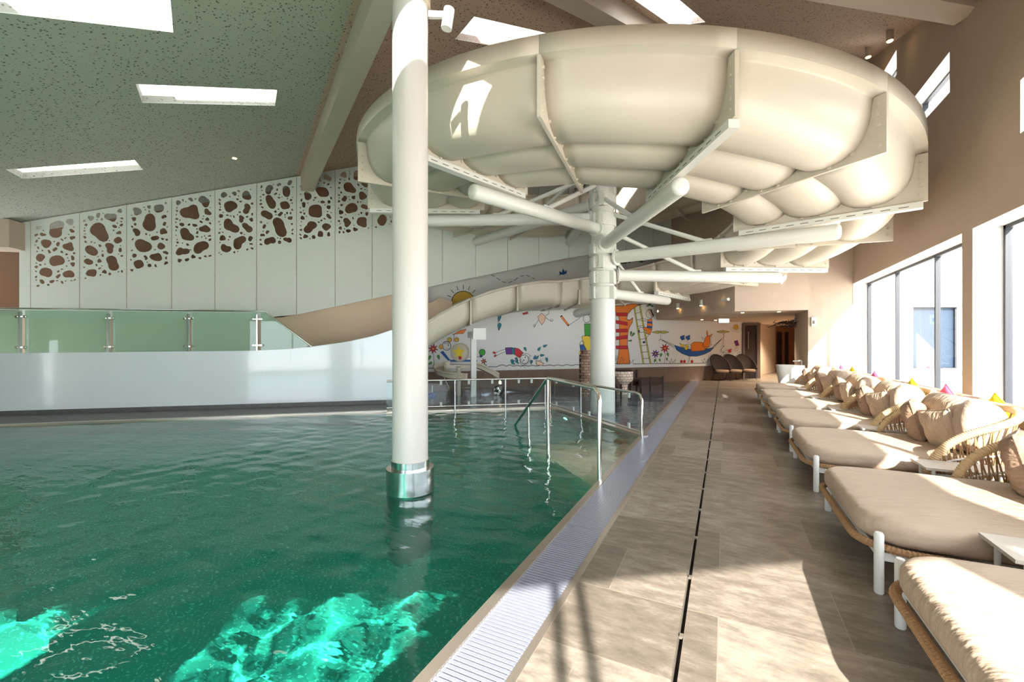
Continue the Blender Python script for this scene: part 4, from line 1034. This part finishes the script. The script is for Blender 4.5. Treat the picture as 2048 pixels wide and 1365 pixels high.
# ------------------------------------------------------------------ children's pool toys
sl = thing('toddler_slide', 'small cream toddler slide with a starfish disc in the shallow pool', 'slide', (*on_z(918, 785)[:2], -.3))
DT = 12.7
def td(px, py, off=0.): r = ray(px, py); return Vector((r[0]*(DT+off), r[1]*(DT+off), EYE+r[2]*(DT+off)))
m = MB(); c = td(917, 740); m.lathe([(.07, -.3), (.07, .78), (.12, .82)], (c.x, c.y, 0), 'gel_white', 20); m.build('post', sl, smooth=True)
m = MB(); c2 = td(919, 733); m.bar(td(895, 733, .2), td(945, 733, .2), .5, .1, 'gel_white'); m.build('platform', sl)
m = MB(); ax = Vector((.25, -.97, 0)); c3 = td(920, 705, -.02); m.lathe([(.27, 0), (.27, .18), (.25, .2)], c3-ax*.1, 'gel_white', 32, axis=ax); dsk = m.build('disc', sl, smooth=50)
def star(m, c, uax, R, r_, mt, n=5, rot=0.3):
    pts = [(cos(rot+pi*k/n)*(R if k % 2 == 0 else r_), sin(rot+pi*k/n)*(R if k % 2 == 0 else r_)) for k in range(2*n)]
    m.plate([pts], lambda u, v, k: tuple(c+uax*u+Vector((0, 0, v))+ax*.012*k), mt)
uax = Vector((.97, .25, 0))
for nm_, col in (('paint_yellow', (240, 205, 50)), ('paint_red', (200, 30, 45)), ('paint_orange', (240, 128, 44)), ('paint_green', (70, 160, 50)), ('paint_blue', (24, 88, 158)), ('paint_teal', (20, 120, 140)), ('paint_purple', (100, 40, 130)), ('paint_line', (38, 34, 38)), ('paint_skin', (236, 200, 170)), ('paint_navy', (40, 50, 110)), ('paint_leaf', (84, 130, 60)), ('paint_gold', (214, 168, 60)), ('paint_shade', (120, 118, 124)), ('paint_lime', (190, 186, 70))): mat(nm_, col, .6)
m = MB(); star(m, c3+ax*.1, uax, .2, .09, 'paint_yellow'); m.build('starfish', dsk)
m = MB(); 
for s0_, s1_ in ((.02, -.02), (.06, .02)):
    m.plate([[(s0_, -.23), (s0_+.03, -.15), (s0_, -.1), (s0_-.03, -.15)]], lambda u, v, k: tuple(c3+ax*(.1+.012*k)+uax*u+Vector((0, 0, v))), 'paint_red')
m.build('red_leaves', dsk)
def chute(keys, w):
    pts = spline(keys, 6); rows = []
    for i, p in enumerate(pts):
        t_ = (pts[min(i+1, len(pts)-1)]-pts[max(0, i-1)]).normalized(); s_ = Vector((-t_.y, t_.x, 0)).normalized()
        rows.append([p+s_*w*x+Vector((0, 0, z)) for x, z in ((-.6, .14), (-.5, .15), (-.42, .02), (0, -.02), (.42, .02), (.5, .15), (.6, .14))])
    m = MB(); m.grid(rows, 'gel_white'); return solid(m.build('chute', sl, smooth=True), .02, 0)
chute([td(900, 732, .1), td(882, 738, .0), td(880, 748, -.5), td(900, 756, -.9), td(930, 760, -1.1)], .3)
chute([td(945, 733, .2), td(965, 740, .2), td(985, 750, .2), td(998, 758, .2)], .3)
m = MB(); m.tube([td(885, 748), td(899, 780, -.2)], .012, 'white_paint', 6); m.build('stay', sl)
# animal-headed chute end and small water toys
c = td(998, 772, -.1); t = thing('water_toy', 'black and white cow shaped water toy at the small chute end', 'toy', (c.x, c.y, -.3))
m = MB(); m.lathe([(.0, -.16), (.11, -.12), (.15, 0), (.11, .12), (0, .16)], (c.x, c.y, .12), 'dark', 16, axis=(1, .3, 0)); m.build('body', t, smooth=True)
m = MB()
for k in range(5): a_ = k*1.3; m.lathe([(.05, 0), (.03, .012), (0, .014)], (c.x+.04*cos(a_)*2, c.y-.125, .1+.05*sin(a_)*1.5), 'white_paint', 10, axis=(0, -1, .1))
m.build('white_patches', t)
m = MB(); m.lathe([(0, 0), (.08, .03), (.09, .1), (0, .17)], (c.x+.02, c.y+.1, .25), 'dark', 12); m.lathe([(0, 0), (.05, .03), (.05, .1), (0, .14)], (c.x+.02, c.y+.02, .27), 'paint_skin', 10); m.build('head', t, smooth=True)
for x in (-.08, .1):
    m = MB(); m.tube([(c.x+x, c.y, -.3), (c.x+x, c.y, .08)], .035, 'dark', 8); m.build('leg', t)
c = td(864, 789, -.4); t = thing('water_nozzle', 'small blue base fountain nozzle in the shallow pool', 'nozzle', (c.x, c.y, -.3))
m = MB(); m.lathe([(.12, -.3), (.13, .02), (.05, .08)], (c.x, c.y, 0), 'paint_blue', 16); m.build('base', t, smooth=True); m = MB(); m.lathe([(.025, .05), (.025, .26), (.04, .28)], (c.x, c.y, 0), 'white_paint', 10); m.build('pipe', t, smooth=True)
# brick bowl fountain, chimney stack and timber sluices
def dz(px, d_): r = ray(px, HY); return Vector((r[0]*d_, r[1]*d_, 0))
c = dz(1243, 13.0); t = thing('brick_fountain', 'round pale brick bowl fountain on a brick pedestal right of the mast', 'fountain', (c.x, c.y, -.3))
m = MB(); m.lathe([(.18, -.3), (.18, .25), (.3, .34), (.34, .4), (.34, .66), (.28, .66), (.28, .55), (0, .55)], c, 'brick_pale', 28); m.build('bowl', t, smooth=30)
m = MB(); m.lathe([(.1, .66), (.32, .68), (.3, .7), (0, .7)], c, 'wood_dark', 12); m.build('rim_stones', t)
c = dz(1172, 12.6); m = MB(); m.lathe([(.2, -.3), (.2, 1.15), (.16, 1.2), (.16, 1.3), (0, 1.3)], (c.x, c.y, 0), 'brick', 20); tag(m.build('brick_chimney', smooth=30), 'reddish brick chimney stack half hidden by the mast', 'chimney')
def sluice(nm, lb, pa, pb_, w, h, z0_, z1_, legs):
    a_, b3 = pa, pb_; t = thing(nm, lb, 'water channel', (a_.x, a_.y, -.3))
    d_ = (b3-a_).normalized(); s_ = Vector((-d_.y, d_.x, 0))
    for k in (-1, 1):
        m = MB(); m.bar(up(a_+s_*w*k, z0_+h/2), up(b3+s_*w*k, z1_+h/2), .025, h, 'wood_wet'); m.build('side_board', t)
    m = MB(); m.bar(up(a_, z0_+.03), up(b3, z1_+.03), 2*w, .02, 'wood_dark'); m.build('bottom_board', t)
    for f_ in legs:
        p = a_+(b3-a_)*f_; zz = z0_+(z1_-z0_)*f_; m = MB(); m.bar(up(p-s_*(w+.02), -.3), up(p-s_*(w+.02), zz+h+.05), .05, .05, 'wood_dark', up=(1, 0, 0)); m.build('leg', t)
sluice('timber_sluice', 'level brown timber water channel right of the brick fountain', dz(1272, 13.6), dz(1321, 14.2), .12, .24, .14, .14, (.05, .42, .95))
sluice('timber_sluice', 'sloping dark timber water channel between mast and brick fountain', dz(1222, 12.0), dz(1238, 12.2), .08, .14, .46, .12, (.2, .9))
sluice('timber_sluice', 'high timber water channel behind the brick fountain', dz(1256, 14.0), dz(1272, 14.0), .14, .3, .3, .3, (.1, .9))

# ------------------------------------------------------------------ outside
og = MB(); og.box(GX+.15, 60, -40, 60, -.5, -.3, 'outside_ground'); og.box(-40, GX+.15, -60, -9.5, -.5, -.3, 'outside_ground'); struct(og.build('floor_terrace'), 'pale sunlit terrace outside the windows', 'ground')
DB = 14.; bo = Vector((FW[0]*DB, FW[1]*DB, 0)); rv = Vector((RT[0], RT[1], 0)); fv = Vector((FW[0], FW[1], 0))
def onw(px, py, off=0.): r = ray(px, py); return Vector((r[0]*(DB+off), r[1]*(DB+off), EYE+r[2]*(DB+off)))
nb_ = thing('neighbour_building', 'white rendered building outside with one dark reflecting window', 'building', onw(1900, 700))
def lat(px): return (px-CX)/F*DB
zt_, zb_ = EYE-(614-HY)/F*DB, EYE-(738-HY)/F*DB
m = MB(); m.plate([[(lat(1745), -.3), (lat(2600), -.3), (lat(2600), 7), (lat(1745), 7)], rect(lat(1826), lat(1921), zb_, zt_)], lambda u, v, k: tuple(bo+rv*u+fv*(.3*k)+Vector((0, 0, v))), 'building'); m.build('wall', nb_)
m = MB(); q = [bo+fv*.2+rv*lat(a_)+Vector((0, 0, b3)) for a_, b3 in ((1824, zb_), (1923, zb_), (1923, zt_), (1824, zt_))]; m.add(q, [(0, 1, 2, 3)], 'glass_mirror'); wn_ = m.build('window', nb_)
m = MB(); 
for a_, b3 in (((1826, zb_), (1921, zb_)), ((1826, zt_), (1921, zt_)), ((1826, zb_), (1826, zt_)), ((1921, zb_), (1921, zt_))): m.bar(bo+fv*.15+rv*lat(a_[0])+Vector((0, 0, a_[1])), bo+fv*.15+rv*lat(b3[0])+Vector((0, 0, b3[1])), .06, .06, 'frame_dark')
m.bar(bo+rv*lat(1822)+Vector((0, 0, zb_-.06)), bo+rv*lat(1925)+Vector((0, 0, zb_-.06)), .5, .07, 'plastic_grey'); m.build('window_frame', wn_)
# ------------------------------------------------------------------ painted mural on the back wall
mu_ = thing('wall_mural', 'colourful painted mural of playing children, tree and hammock on the white wall', 'mural', (-2.6, 17.3, .6))
LAY = [0]
def w2(px, py):
    p = on_v(px, py, MP, D45); return ((p[0]-MP[0])*D45[0]+(p[1]-MP[1])*D45[1], p[2])
def fill(m, pts, mt, raw=False):
    q = pts if raw else [w2(*p) for p in pts]; LAY[0] += 1; o = -.0235-.0003*LAY[0]
    m.plate([q], lambda u, v, k: onm(u, v, o), mt, thick=False)
def line(m, pts, w_=.022, mt='paint_line', raw=False, closed=False):
    q = [Vector(p) if raw else Vector(w2(*p)) for p in pts]
    if closed: q.append(q[0])
    LAY[0] += 1; o = -.0235-.0003*LAY[0]
    for a_, b3 in zip(q, q[1:]):
        d_ = (b3-a_); 
        if d_.length < 1e-5: continue
        d_.normalize(); n_ = Vector((-d_.y, d_.x))*w_/2; a2, b2 = a_-d_*w_*.3, b3+d_*w_*.3
        m.add([onm(*(a2-n_), o), onm(*(b2-n_), o), onm(*(b2+n_), o), onm(*(a2+n_), o)], [(0, 1, 2, 3)], mt)
def shape(m, pts, mt, w_=.016): fill(m, pts, mt); line(m, pts, w_, closed=True)
def ell(cx_, cy_, rx, ry, rot=0, n=20): return [(cx_+rx*cos(u)*cos(rot)-ry*sin(u)*sin(rot), cy_+rx*cos(u)*sin(rot)+ry*sin(u)*cos(rot)) for u in [2*pi*i/n for i in range(n)]]
def drop(cx_, cy_, L, w_, rot): return [(cx_+(L*(-cos(u)))*cos(rot)-w_*sin(u)*(.5-.5*cos(u)+.15)*sin(rot), cy_+(L*(-cos(u)))*sin(rot)+w_*sin(u)*(.5-.5*cos(u)+.15)*cos(rot)) for u in [2*pi*i/14 for i in range(14)]]
def flower(m, cx_, cy_, R, mt, stem, leaves, n=8):
    line(m, [(cx_, cy_), (cx_+1, cy_+R*1.5), (stem[0], stem[1])], .014)
    for lx, ly, lr, rot in leaves: shape(m, drop(lx, ly, lr, lr*.7, rot), 'paint_green', .012)
    for k in range(n): u = 2*pi*k/n+.2; shape(m, drop(cx_+cos(u)*R*.62, cy_+sin(u)*R*.62, R*.45, R*.2, u+pi), mt, .01)
    fill(m, ell(cx_, cy_, R*.22, R*.22), 'paint_gold')
def part(nm, fn, label=None):
    LAY[0] = 0; m = MB(); fn(m); return m.build(nm, mu_)
def _ground(m):
    line(m, [(858, 737), (885, 737)])
WL_ = [(962, 734), (993, 734), (1000, 731), (1006, 730), (1012, 733), (1019, 730), (1026, 733), (1034, 731), (1041, 733), (1048, 731), (1056, 733), (1064, 731), (1072, 733), (1080, 731), (1089, 732), (1098, 730), (1107, 732), (1115, 730), (1124, 732), (1133, 729.5), (1142, 731.5), (1152, 729.5), (1162, 731), (1170, 729), (1180, 730)]
part('ground_line', _ground)
part('painted_water_line', lambda m: line(m, WL_))
part('ground_line', lambda m: line(m, [(1215, 728), (1226, 729.5), (1232, 727), (1238, 729)]))
part('ground_line', lambda m: line(m, [(1266, 728.3), (1340, 727.5), (1358, 727.6), (1412, 726.5)]))
for x_, y_ in ((880, 736), (1258, 728), (1342, 727), (1408, 726)): part('painted_grass', lambda m: line(m, [(x_-6, y_-6), (x_-2, y_), (x_, y_-9), (x_+3, y_-1), (x_+8, y_-8), (x_+7, y_)], .014))
def _tree(m):
    shape(m, [(1219, 617), (1228, 621), (1235, 629), (1238, 640), (1238, 690), (1237, 705), (1233, 728.5), (1259, 728.5), (1257, 705), (1254, 690), (1255, 668), (1258, 655), (1264, 645), (1265, 636), (1258, 641), (1253, 639), (1254, 630), (1262, 620), (1276, 611), (1284, 609), (1262, 608), (1245, 612), (1225, 612), (1219, 611)], 'paint_orange', .02)
    for y0_, sk in ((626, 0), (641, 4), (659, -1), (674, -3), (692, 0)):
        shape(m, [(1231, y0_), (1254, y0_+sk), (1254.5, y0_+6.5+sk), (1231.5, y0_+6.5)], 'paint_red', .014)
    line(m, [(1239, 728), (1240, 718), (1242, 715), (1245, 718), (1246, 728)], .012)
    for x, y, r, a_ in ((1261, 668, 5, -1.4), (1265, 670, 5, -.9), (1259, 682, 4, -.2), (1296, 611, 5, -.5), (1302, 612, 4, .2), (1299, 607, 3, -1.4)): shape(m, drop(x, y, r, r*.5, a_), 'paint_leaf', .01)
    line(m, [(1276, 609.5), (1300, 609)], .014)
    for r in (1.5, 3, 5): line(m, ell(1229, 716, r, r*1.1, 0, 10), .01, closed=True)
    line(m, [(1230, 720), (1234, 727)], .012)
part('painted_tree', _tree)
def _upper(m):
    for x, y, a_ in ((1222, 532, .2), (1228, 528, -.7), (1240, 524, .4), (1248, 526, -.3), (1256, 523, .5), (1270, 522, -.4), (1280, 523, .2), (1231, 534, .9)): shape(m, drop(x, y, 5, 3, a_), 'paint_leaf', .012)
    line(m, [(1220, 540), (1228, 530), (1242, 527), (1262, 524), (1290, 524)], .016)
    shape(m, [(1118, 544), (1124, 546), (1125, 538), (1129, 545), (1133, 541), (1132, 547), (1126, 550), (1119, 549)], 'paint_blue', .01); line(m, [(1122, 549), (1116, 552)], .012)
    shape(m, ell(926, 604, 23, 21), 'paint_gold', .022)
    for k in range(9): u = pi+pi*k/8; line(m, [(926+27*cos(u), 604+25*sin(u)), (926+34*cos(u), 604+33*sin(u))], .02)
    q = [(982, 550), (992, 556), (1004, 564), (1016, 567), (1028, 561), (1040, 553), (1052, 551), (1064, 556), (1072, 561)]
    for a_, b3 in zip(q, q[1:]): line(m, [a_, ((a_[0]*.4+b3[0]*.6), (a_[1]*.4+b3[1]*.6))], .018)
part('painted_sky', _upper)
def _ladder(m):
    for a_, b3 in (((1268, 616), (1286, 727)), ((1279, 612), (1300, 727))): line(m, [a_, b3], .075, 'paint_line'); line(m, [a_, b3], .05, 'paint_lime')
    for k in range(8): f_ = (k+.9)/8.6; line(m, [(1268+18*f_, 616+111*f_), (1279+21*f_, 613+113*f_)], .016)
part('painted_ladder', _ladder)
def _boy(m):
    shape(m, [(1295, 640), (1303, 638), (1304, 648), (1303, 660), (1293, 656)], 'paint_orange'); 
    for y in (643, 652): fill(m, [(1294, y), (1304, y+1), (1304, y+5), (1293, y+4)], 'paint_blue')
    shape(m, [(1286, 654), (1294, 656), (1303, 660), (1299, 670), (1291, 667), (1292, 662), (1287, 660)], 'paint_orange')
    line(m, ell(1299, 628, 8, 9), .016, closed=True); shape(m, [(1296, 620), (1301, 619), (1307, 632), (1303, 636)], 'paint_skin'); fill(m, [(1299, 620), (1302, 620), (1307, 632), (1305, 634)], 'wood_dark')
    line(m, [(1294, 643), (1284, 642), (1277, 641)], .016); line(m, [(1295, 640), (1286, 638), (1282, 635)], .016); line(m, [(1286, 656), (1279, 655), (1277, 660), (1277, 663)], .016); line(m, [(1297, 669), (1288, 684)], .016)
    fill(m, ell(1277, 663, 2, 2.4), 'paint_navy'); fill(m, ell(1287, 685, 3, 2.2), 'paint_navy')
part('painted_climber', _boy)
def _hammock(m):
    shape(m, [(1348, 691), (1358, 694), (1380, 699), (1405, 699), (1426, 696), (1420, 703), (1408, 709), (1393, 713), (1378, 713), (1364, 708), (1352, 700)], 'paint_blue', .016)
    for k in range(4): line(m, [(1320, 679), (1348, 690+k*2.2)], .009); line(m, [(1446, 675), (1424, 694+k*1.6)], .009)
    line(m, [(1320, 679), (1321, 663)], .012); line(m, [(1320, 679), (1317, 682)], .014); line(m, [(1446, 675), (1444, 665), (1448, 662), (1445, 692)], .011)
    for x, y, s in ((1320, 665, 1), (1445, 664, .75)):
        for sg in (-1, 1): shape(m, drop(x+sg*9*s, y, 8*s, 3.2*s, 0 if sg < 0 else pi), 'paint_lime', .014)
        shape(m, [(x-2*s, y+1), (x, y-4), (x+2*s, y+1)], 'paint_gold', .01)
    shape(m, [(1381, 689), (1386, 685), (1398, 684.5), (1406, 686), (1412, 693), (1408, 701), (1394, 703), (1381, 703)], 'paint_orange')
    shape(m, [(1410, 676), (1414, 671), (1418, 672), (1419, 682), (1417, 694), (1410, 698), (1404, 692)], 'paint_orange'); shape(m, drop(1413, 665.5, 5, 2, 1.5), 'paint_orange', .01); shape(m, drop(1421, 671, 4, 1.8, 2.4), 'paint_orange', .01)
    line(m, [(1403, 687), (1408, 694), (1414, 694)], .012); line(m, [(1405, 681), (1402, 675), (1408, 678)], .011); line(m, [(1418, 686), (1422, 690), (1415, 694)], .011)
    for k in range(6): line(m, [(1418+.2*k, 675+3*k), (1422, 674+3*k)], .01)
    shape(m, [(1358, 686), (1362, 689), (1368, 690), (1367, 695), (1360, 693)], 'paint_yellow', .011); shape(m, [(1369, 690), (1375, 689), (1374, 699), (1371, 701), (1366, 697), (1370, 696)], 'paint_yellow', .011)
    line(m, [(1374, 684), (1381, 692)], .011); line(m, [(1373, 693), (1381, 697)], .011)
    for x in (1364, 1375): shape(m, [(x-5, 674), (x-1, 672), (x+4, 671), (x+3, 675), (x+4, 679), (x-1, 681), (x-4, 678)], 'paint_blue', .01); line(m, [(x-2, 681), (x-3, 684)], .01)
    line(m, [(1380, 713), (1375, 725)], .012, 'paint_shade'); line(m, [(1377, 713), (1377, 724)], .012, 'paint_shade')
part('painted_hammock', _hammock)
part('painted_flower', lambda m: flower(m, 1310, 708, 8, 'paint_purple', (1314, 727), ((1309, 722, 3.5, -1.2), (1319, 721, 3, -1.9))))
part('painted_flower', lambda m: flower(m, 1329, 697, 9, 'paint_red', (1328, 727), ((1321, 711, 4, -1.3), (1335, 710, 4, -1.8), (1333, 719, 3, -1.7))))
part('painted_flower', lambda m: flower(m, 866, 698, 9.5, 'paint_red', (868, 736), ((877, 715, 4.5, -1.8), (859, 716, 4.5, -1.2), (860, 727, 4, -.5))))
part('painted_flower', lambda m: flower(m, 967, 723, 6, 'paint_red', (972, 734), ((970, 732, 3, -.8),), 6))
for x_ in (1362, 1368, 1383): part('painted_apple', lambda m: (shape(m, ell(x_, 723.5, 2.6, 2.9, 0, 12), 'paint_red', .01), line(m, [(x_, 721), (x_+1, 718)], .008)))
def _suns(m):
    shape(m, ell(1471, 655, 5, 5), 'paint_gold', .008)
    for k in range(12): u = 2*pi*k/12; line(m, [(1471+5.5*cos(u), 655+5.5*sin(u)), (1471+8*cos(u), 655+8.5*sin(u))], .012, 'paint_gold')
    for x, y, r in ((1462, 658, 3), (1465, 662, 3), (1479, 659, 3), (1474, 664, 3)): line(m, ell(x, y, r, r*.7, 0, 10), .008, 'paint_shade', closed=True)
    shape(m, [(1455, 701), (1461, 698), (1461, 705), (1456, 706)], 'paint_red', .01); line(m, [(1456, 703), (1451, 700)], .016, 'paint_red'); line(m, ell(1461, 701, 2.4, 2.4, 0, 10), .01, 'paint_red', closed=True)
    shape(m, [(1467, 683), (1474, 681), (1477, 691), (1471, 693)], 'paint_purple', .01); shape(m, [(1470, 692), (1475, 692), (1472, 697)], 'paint_skin', .008); fill(m, [(1474, 683), (1478, 691), (1475, 692)], 'paint_red')
    random.seed(11)
    for k in range(14): x = random.uniform(1439, 1448); y = random.uniform(694, 716); line(m, [(x, y), (x+2.5, y-3)], .012)
    for k in range(12): x = random.uniform(1464, 1478); y = random.uniform(700, 716); line(m, [(x, y), (x+random.uniform(-3, 3), y-4)], .01)
part('painted_gardener', _suns)
def _swim(m):
    q = [(1046, 706), (1040, 700), (1030, 696.5), (1020, 695.5), (1010, 696), (1011, 708), (1020, 708), (1030, 710), (1038, 716)]
    shape(m, [(1010, 696), (1024, 695.5), (1024, 709), (1012, 709)], 'paint_purple'); fill(m, [(1024, 695.5), (1029, 696), (1029, 710), (1024, 709)], 'paint_teal'); shape(m, [(1029, 696), (1037, 698), (1046, 706), (1038, 716), (1029, 710)], 'paint_red')
    line(m, [(1010, 699), (1000, 702), (991, 706)], .014); line(m, [(1010, 704), (1000, 708), (992, 712)], .014); shape(m, ell(988, 706, 3, 2, .5), 'paint_red', .01); shape(m, ell(990, 712, 3, 1.8, -.5), 'paint_red', .01)
    line(m, ell(1048, 719, 8.5, 8.8, 0, 24), .018, closed=True); fill(m, ell(1047, 721, 1, 1.6), 'paint_line'); fill(m, ell(1050, 715, 1, 1.6), 'paint_line'); line(m, [(1042, 718), (1043, 722), (1046, 725)], .012)
    for k in range(12): u = -.5+k*.2; line(m, [(1048+9*cos(u), 719+9*sin(u)), (1048+12.5*cos(u), 719+12.5*sin(u))], .011)
    line(m, [(1046, 707), (1055, 708), (1062, 713)], .013); line(m, [(1040, 720), (1040, 728), (1047, 733), (1050, 736)], .013)
    for x, y, a_ in ((1050, 699, 1.1), (1078, 698, -1), (1090, 692, -.4), (1069, 715, -1.2), (1074, 715, -.9), (1084, 711, -.1), (1025, 722, .1), (1033, 719, .9), (1034, 725, .8), (1026, 727, .6), (1062, 725, 1.8), (1093, 720, 1.3)): shape(m, drop(x, y, 4.5, 3, a_+pi), 'paint_teal', .01)
    shape(m, [(1071, 721), (1087, 727), (1083, 732), (1073, 730)], 'paint_skin', .012); line(m, [(1076, 723), (1081, 720), (1083, 726)], .012)
    shape(m, drop(998, 637, 8, 4, -1.4), 'paint_teal', .012); shape(m, drop(998, 654, 7.5, 4.5, 1.7+pi), 'paint_teal', .012)
part('painted_swimmer', _swim)
def _gym(m):
    shape(m, [(1075, 634), (1083, 627), (1091, 634), (1088, 644), (1083, 650), (1078, 643)], 'paint_skin', .014)
    line(m, [(1076, 641), (1070, 651), (1068, 654)], .014); line(m, [(1090, 635), (1098, 641), (1103, 643)], .014); line(m, ell(1068, 652, 1.8, 2.6, 0, 10), .012, closed=True); line(m, ell(1103, 641, 2.4, 2.4, 0, 10), .012, closed=True)
    line(m, [(1091, 632), (1097, 628), (1097, 622)], .014); shape(m, [(1044, 627), (1055, 624), (1056, 628), (1046, 630)], 'paint_red', .01)
    line(m, [(1122, 633), (1136, 651)], .085, 'paint_line'); line(m, [(1123, 634.5), (1135, 649.5)], .06, 'paint_orange'); line(m, [(1137, 651), (1158, 637), (1165, 628)], .014)
part('painted_trapeze', _gym)
def _pile(m):
    line(m, ell(1173, 638, 7, 8), .018, closed=True); shape(m, [(1168, 648), (1180, 648), (1180, 672), (1169, 672)], 'paint_green'); shape(m, [(1163, 673), (1175, 672), (1184, 676), (1184, 700), (1174, 703), (1166, 690)], 'paint_yellow')
    shape(m, [(1159, 690), (1167, 690), (1174, 704), (1168, 710), (1160, 702)], 'paint_blue'); shape(m, [(1166, 712), (1174, 708), (1176, 722), (1169, 718)], 'paint_red'); line(m, ell(1163, 688, 4, 6, .3), .014, closed=True); shape(m, ell(1160, 706, 3, 3.5), 'paint_yellow', .01)
part('painted_acrobats', _pile)
def _lounger(m):
    fill(m, [(880, 705), (886, 702), (900, 720), (954, 720), (954, 724), (898, 724)], 'paint_blue'); line(m, [(898, 724), (896, 729)], .014)
    line(m, ell(893, 692, 8.5, 9), .018, closed=True); fill(m, ell(896, 691, 1, 1.8), 'paint_line'); line(m, [(893, 698), (898, 698)], .01)
    for k in range(5): line(m, [(888+2.2*k, 684), (889+2.4*k, 689)], .011)
    for x, y in ((882, 694), (899, 680), (913, 680)): shape(m, ell(x, y, 4.5, 4.5, 0, 12), 'paint_gold', .012)
    shape(m, [(905, 670), (920, 661), (932, 659), (926, 668), (916, 668)], 'paint_orange', .012); line(m, [(908, 670), (907, 684)], .014)
    line(m, [(936, 715), (960, 714)], .014); fill(m, ell(962, 712, 3, 3.5, .6), 'paint_navy'); shape(m, ell(964, 705, 6.2, 6.4), 'paint_green', .014)
part('painted_sunbather', _lounger)


# ------------------------------------------------------------------ light
w = bpy.data.worlds.new('sky'); bpy.context.scene.world = w; w.use_nodes = True
bg = w.node_tree.nodes['Background']; bg.inputs[0].default_value = (.86, .93, 1., 1); bg.inputs[1].default_value = 5.6
sd = bpy.data.lights.new('sun', 'SUN'); sd.energy = 17.; sd.cycles.is_caustics_light = True; sd.angle = radians(.6); sd.color = (1., .95, .87)
so = bpy.data.objects.new('sun', sd); C.objects.link(so); so.rotation_euler = Vector((-1, 2.36, -1.32)).to_track_quat('-Z', 'Y').to_euler(); so.location = (10, -20, 12)
def portal(c, ux, uy, sx, sy):
    l = bpy.data.lights.new('portal', 'AREA'); l.shape = 'RECTANGLE'; l.size = sx; l.size_y = sy; l.cycles.is_portal = True
    o = bpy.data.objects.new('daylight_portal', l); C.objects.link(o)
    ux = Vector(ux).normalized(); uy = Vector(uy).normalized(); nz = ux.cross(uy)
    o.matrix_world = Matrix((ux, uy, nz)).transposed().to_4x4(); o.location = c
for y0_, y1_, z0_, z1_ in BIG: portal((GX+.06, (y0_+y1_)/2, (z0_+z1_)/2), (0, 1, 0), (0, 0, 1), y1_-y0_, z1_-z0_)   # looks to -X
for y0_, y1_, z0_, z1_ in HIGH: portal((3.28, (y0_+y1_)/2, (z0_+z1_)/2), (0, 1, 0), (0, 0, 1), y1_-y0_, z1_-z0_)
for a_, b3 in OPN: portal(onb((a_+b3)/2, 1.34, -.1), (-BD[0], -BD[1], 0), (0, 0, 1), b3-a_, 2.56)

cam = bpy.data.cameras.new('camera'); co_ = bpy.data.objects.new('camera', cam); C.objects.link(co_)
cam.sensor_width = 36; cam.lens = 36*F/2048; cam.clip_start = .05; cam.clip_end = 300
cam.shift_y = (HY-682.5)/2048
co_.location = (0, 0, EYE); co_.rotation_euler = (pi/2, 0, YAW)
S = bpy.context.scene; S.camera = co_
S.view_settings.view_transform = 'Standard'; S.view_settings.look = 'None'; S.view_settings.gamma = 1; S.view_settings.use_curve_mapping = False
S.view_settings.exposure = .47
S.cycles.max_bounces = 8; S.cycles.adaptive_threshold = .04; S.cycles.diffuse_bounces = 3; S.cycles.transmission_bounces = 6; S.cycles.glossy_bounces = 4; S.cycles.transparent_max_bounces = 12
S.cycles.sample_clamp_indirect = 8; S.cycles.use_denoising = True; S.cycles.blur_glossy = .5
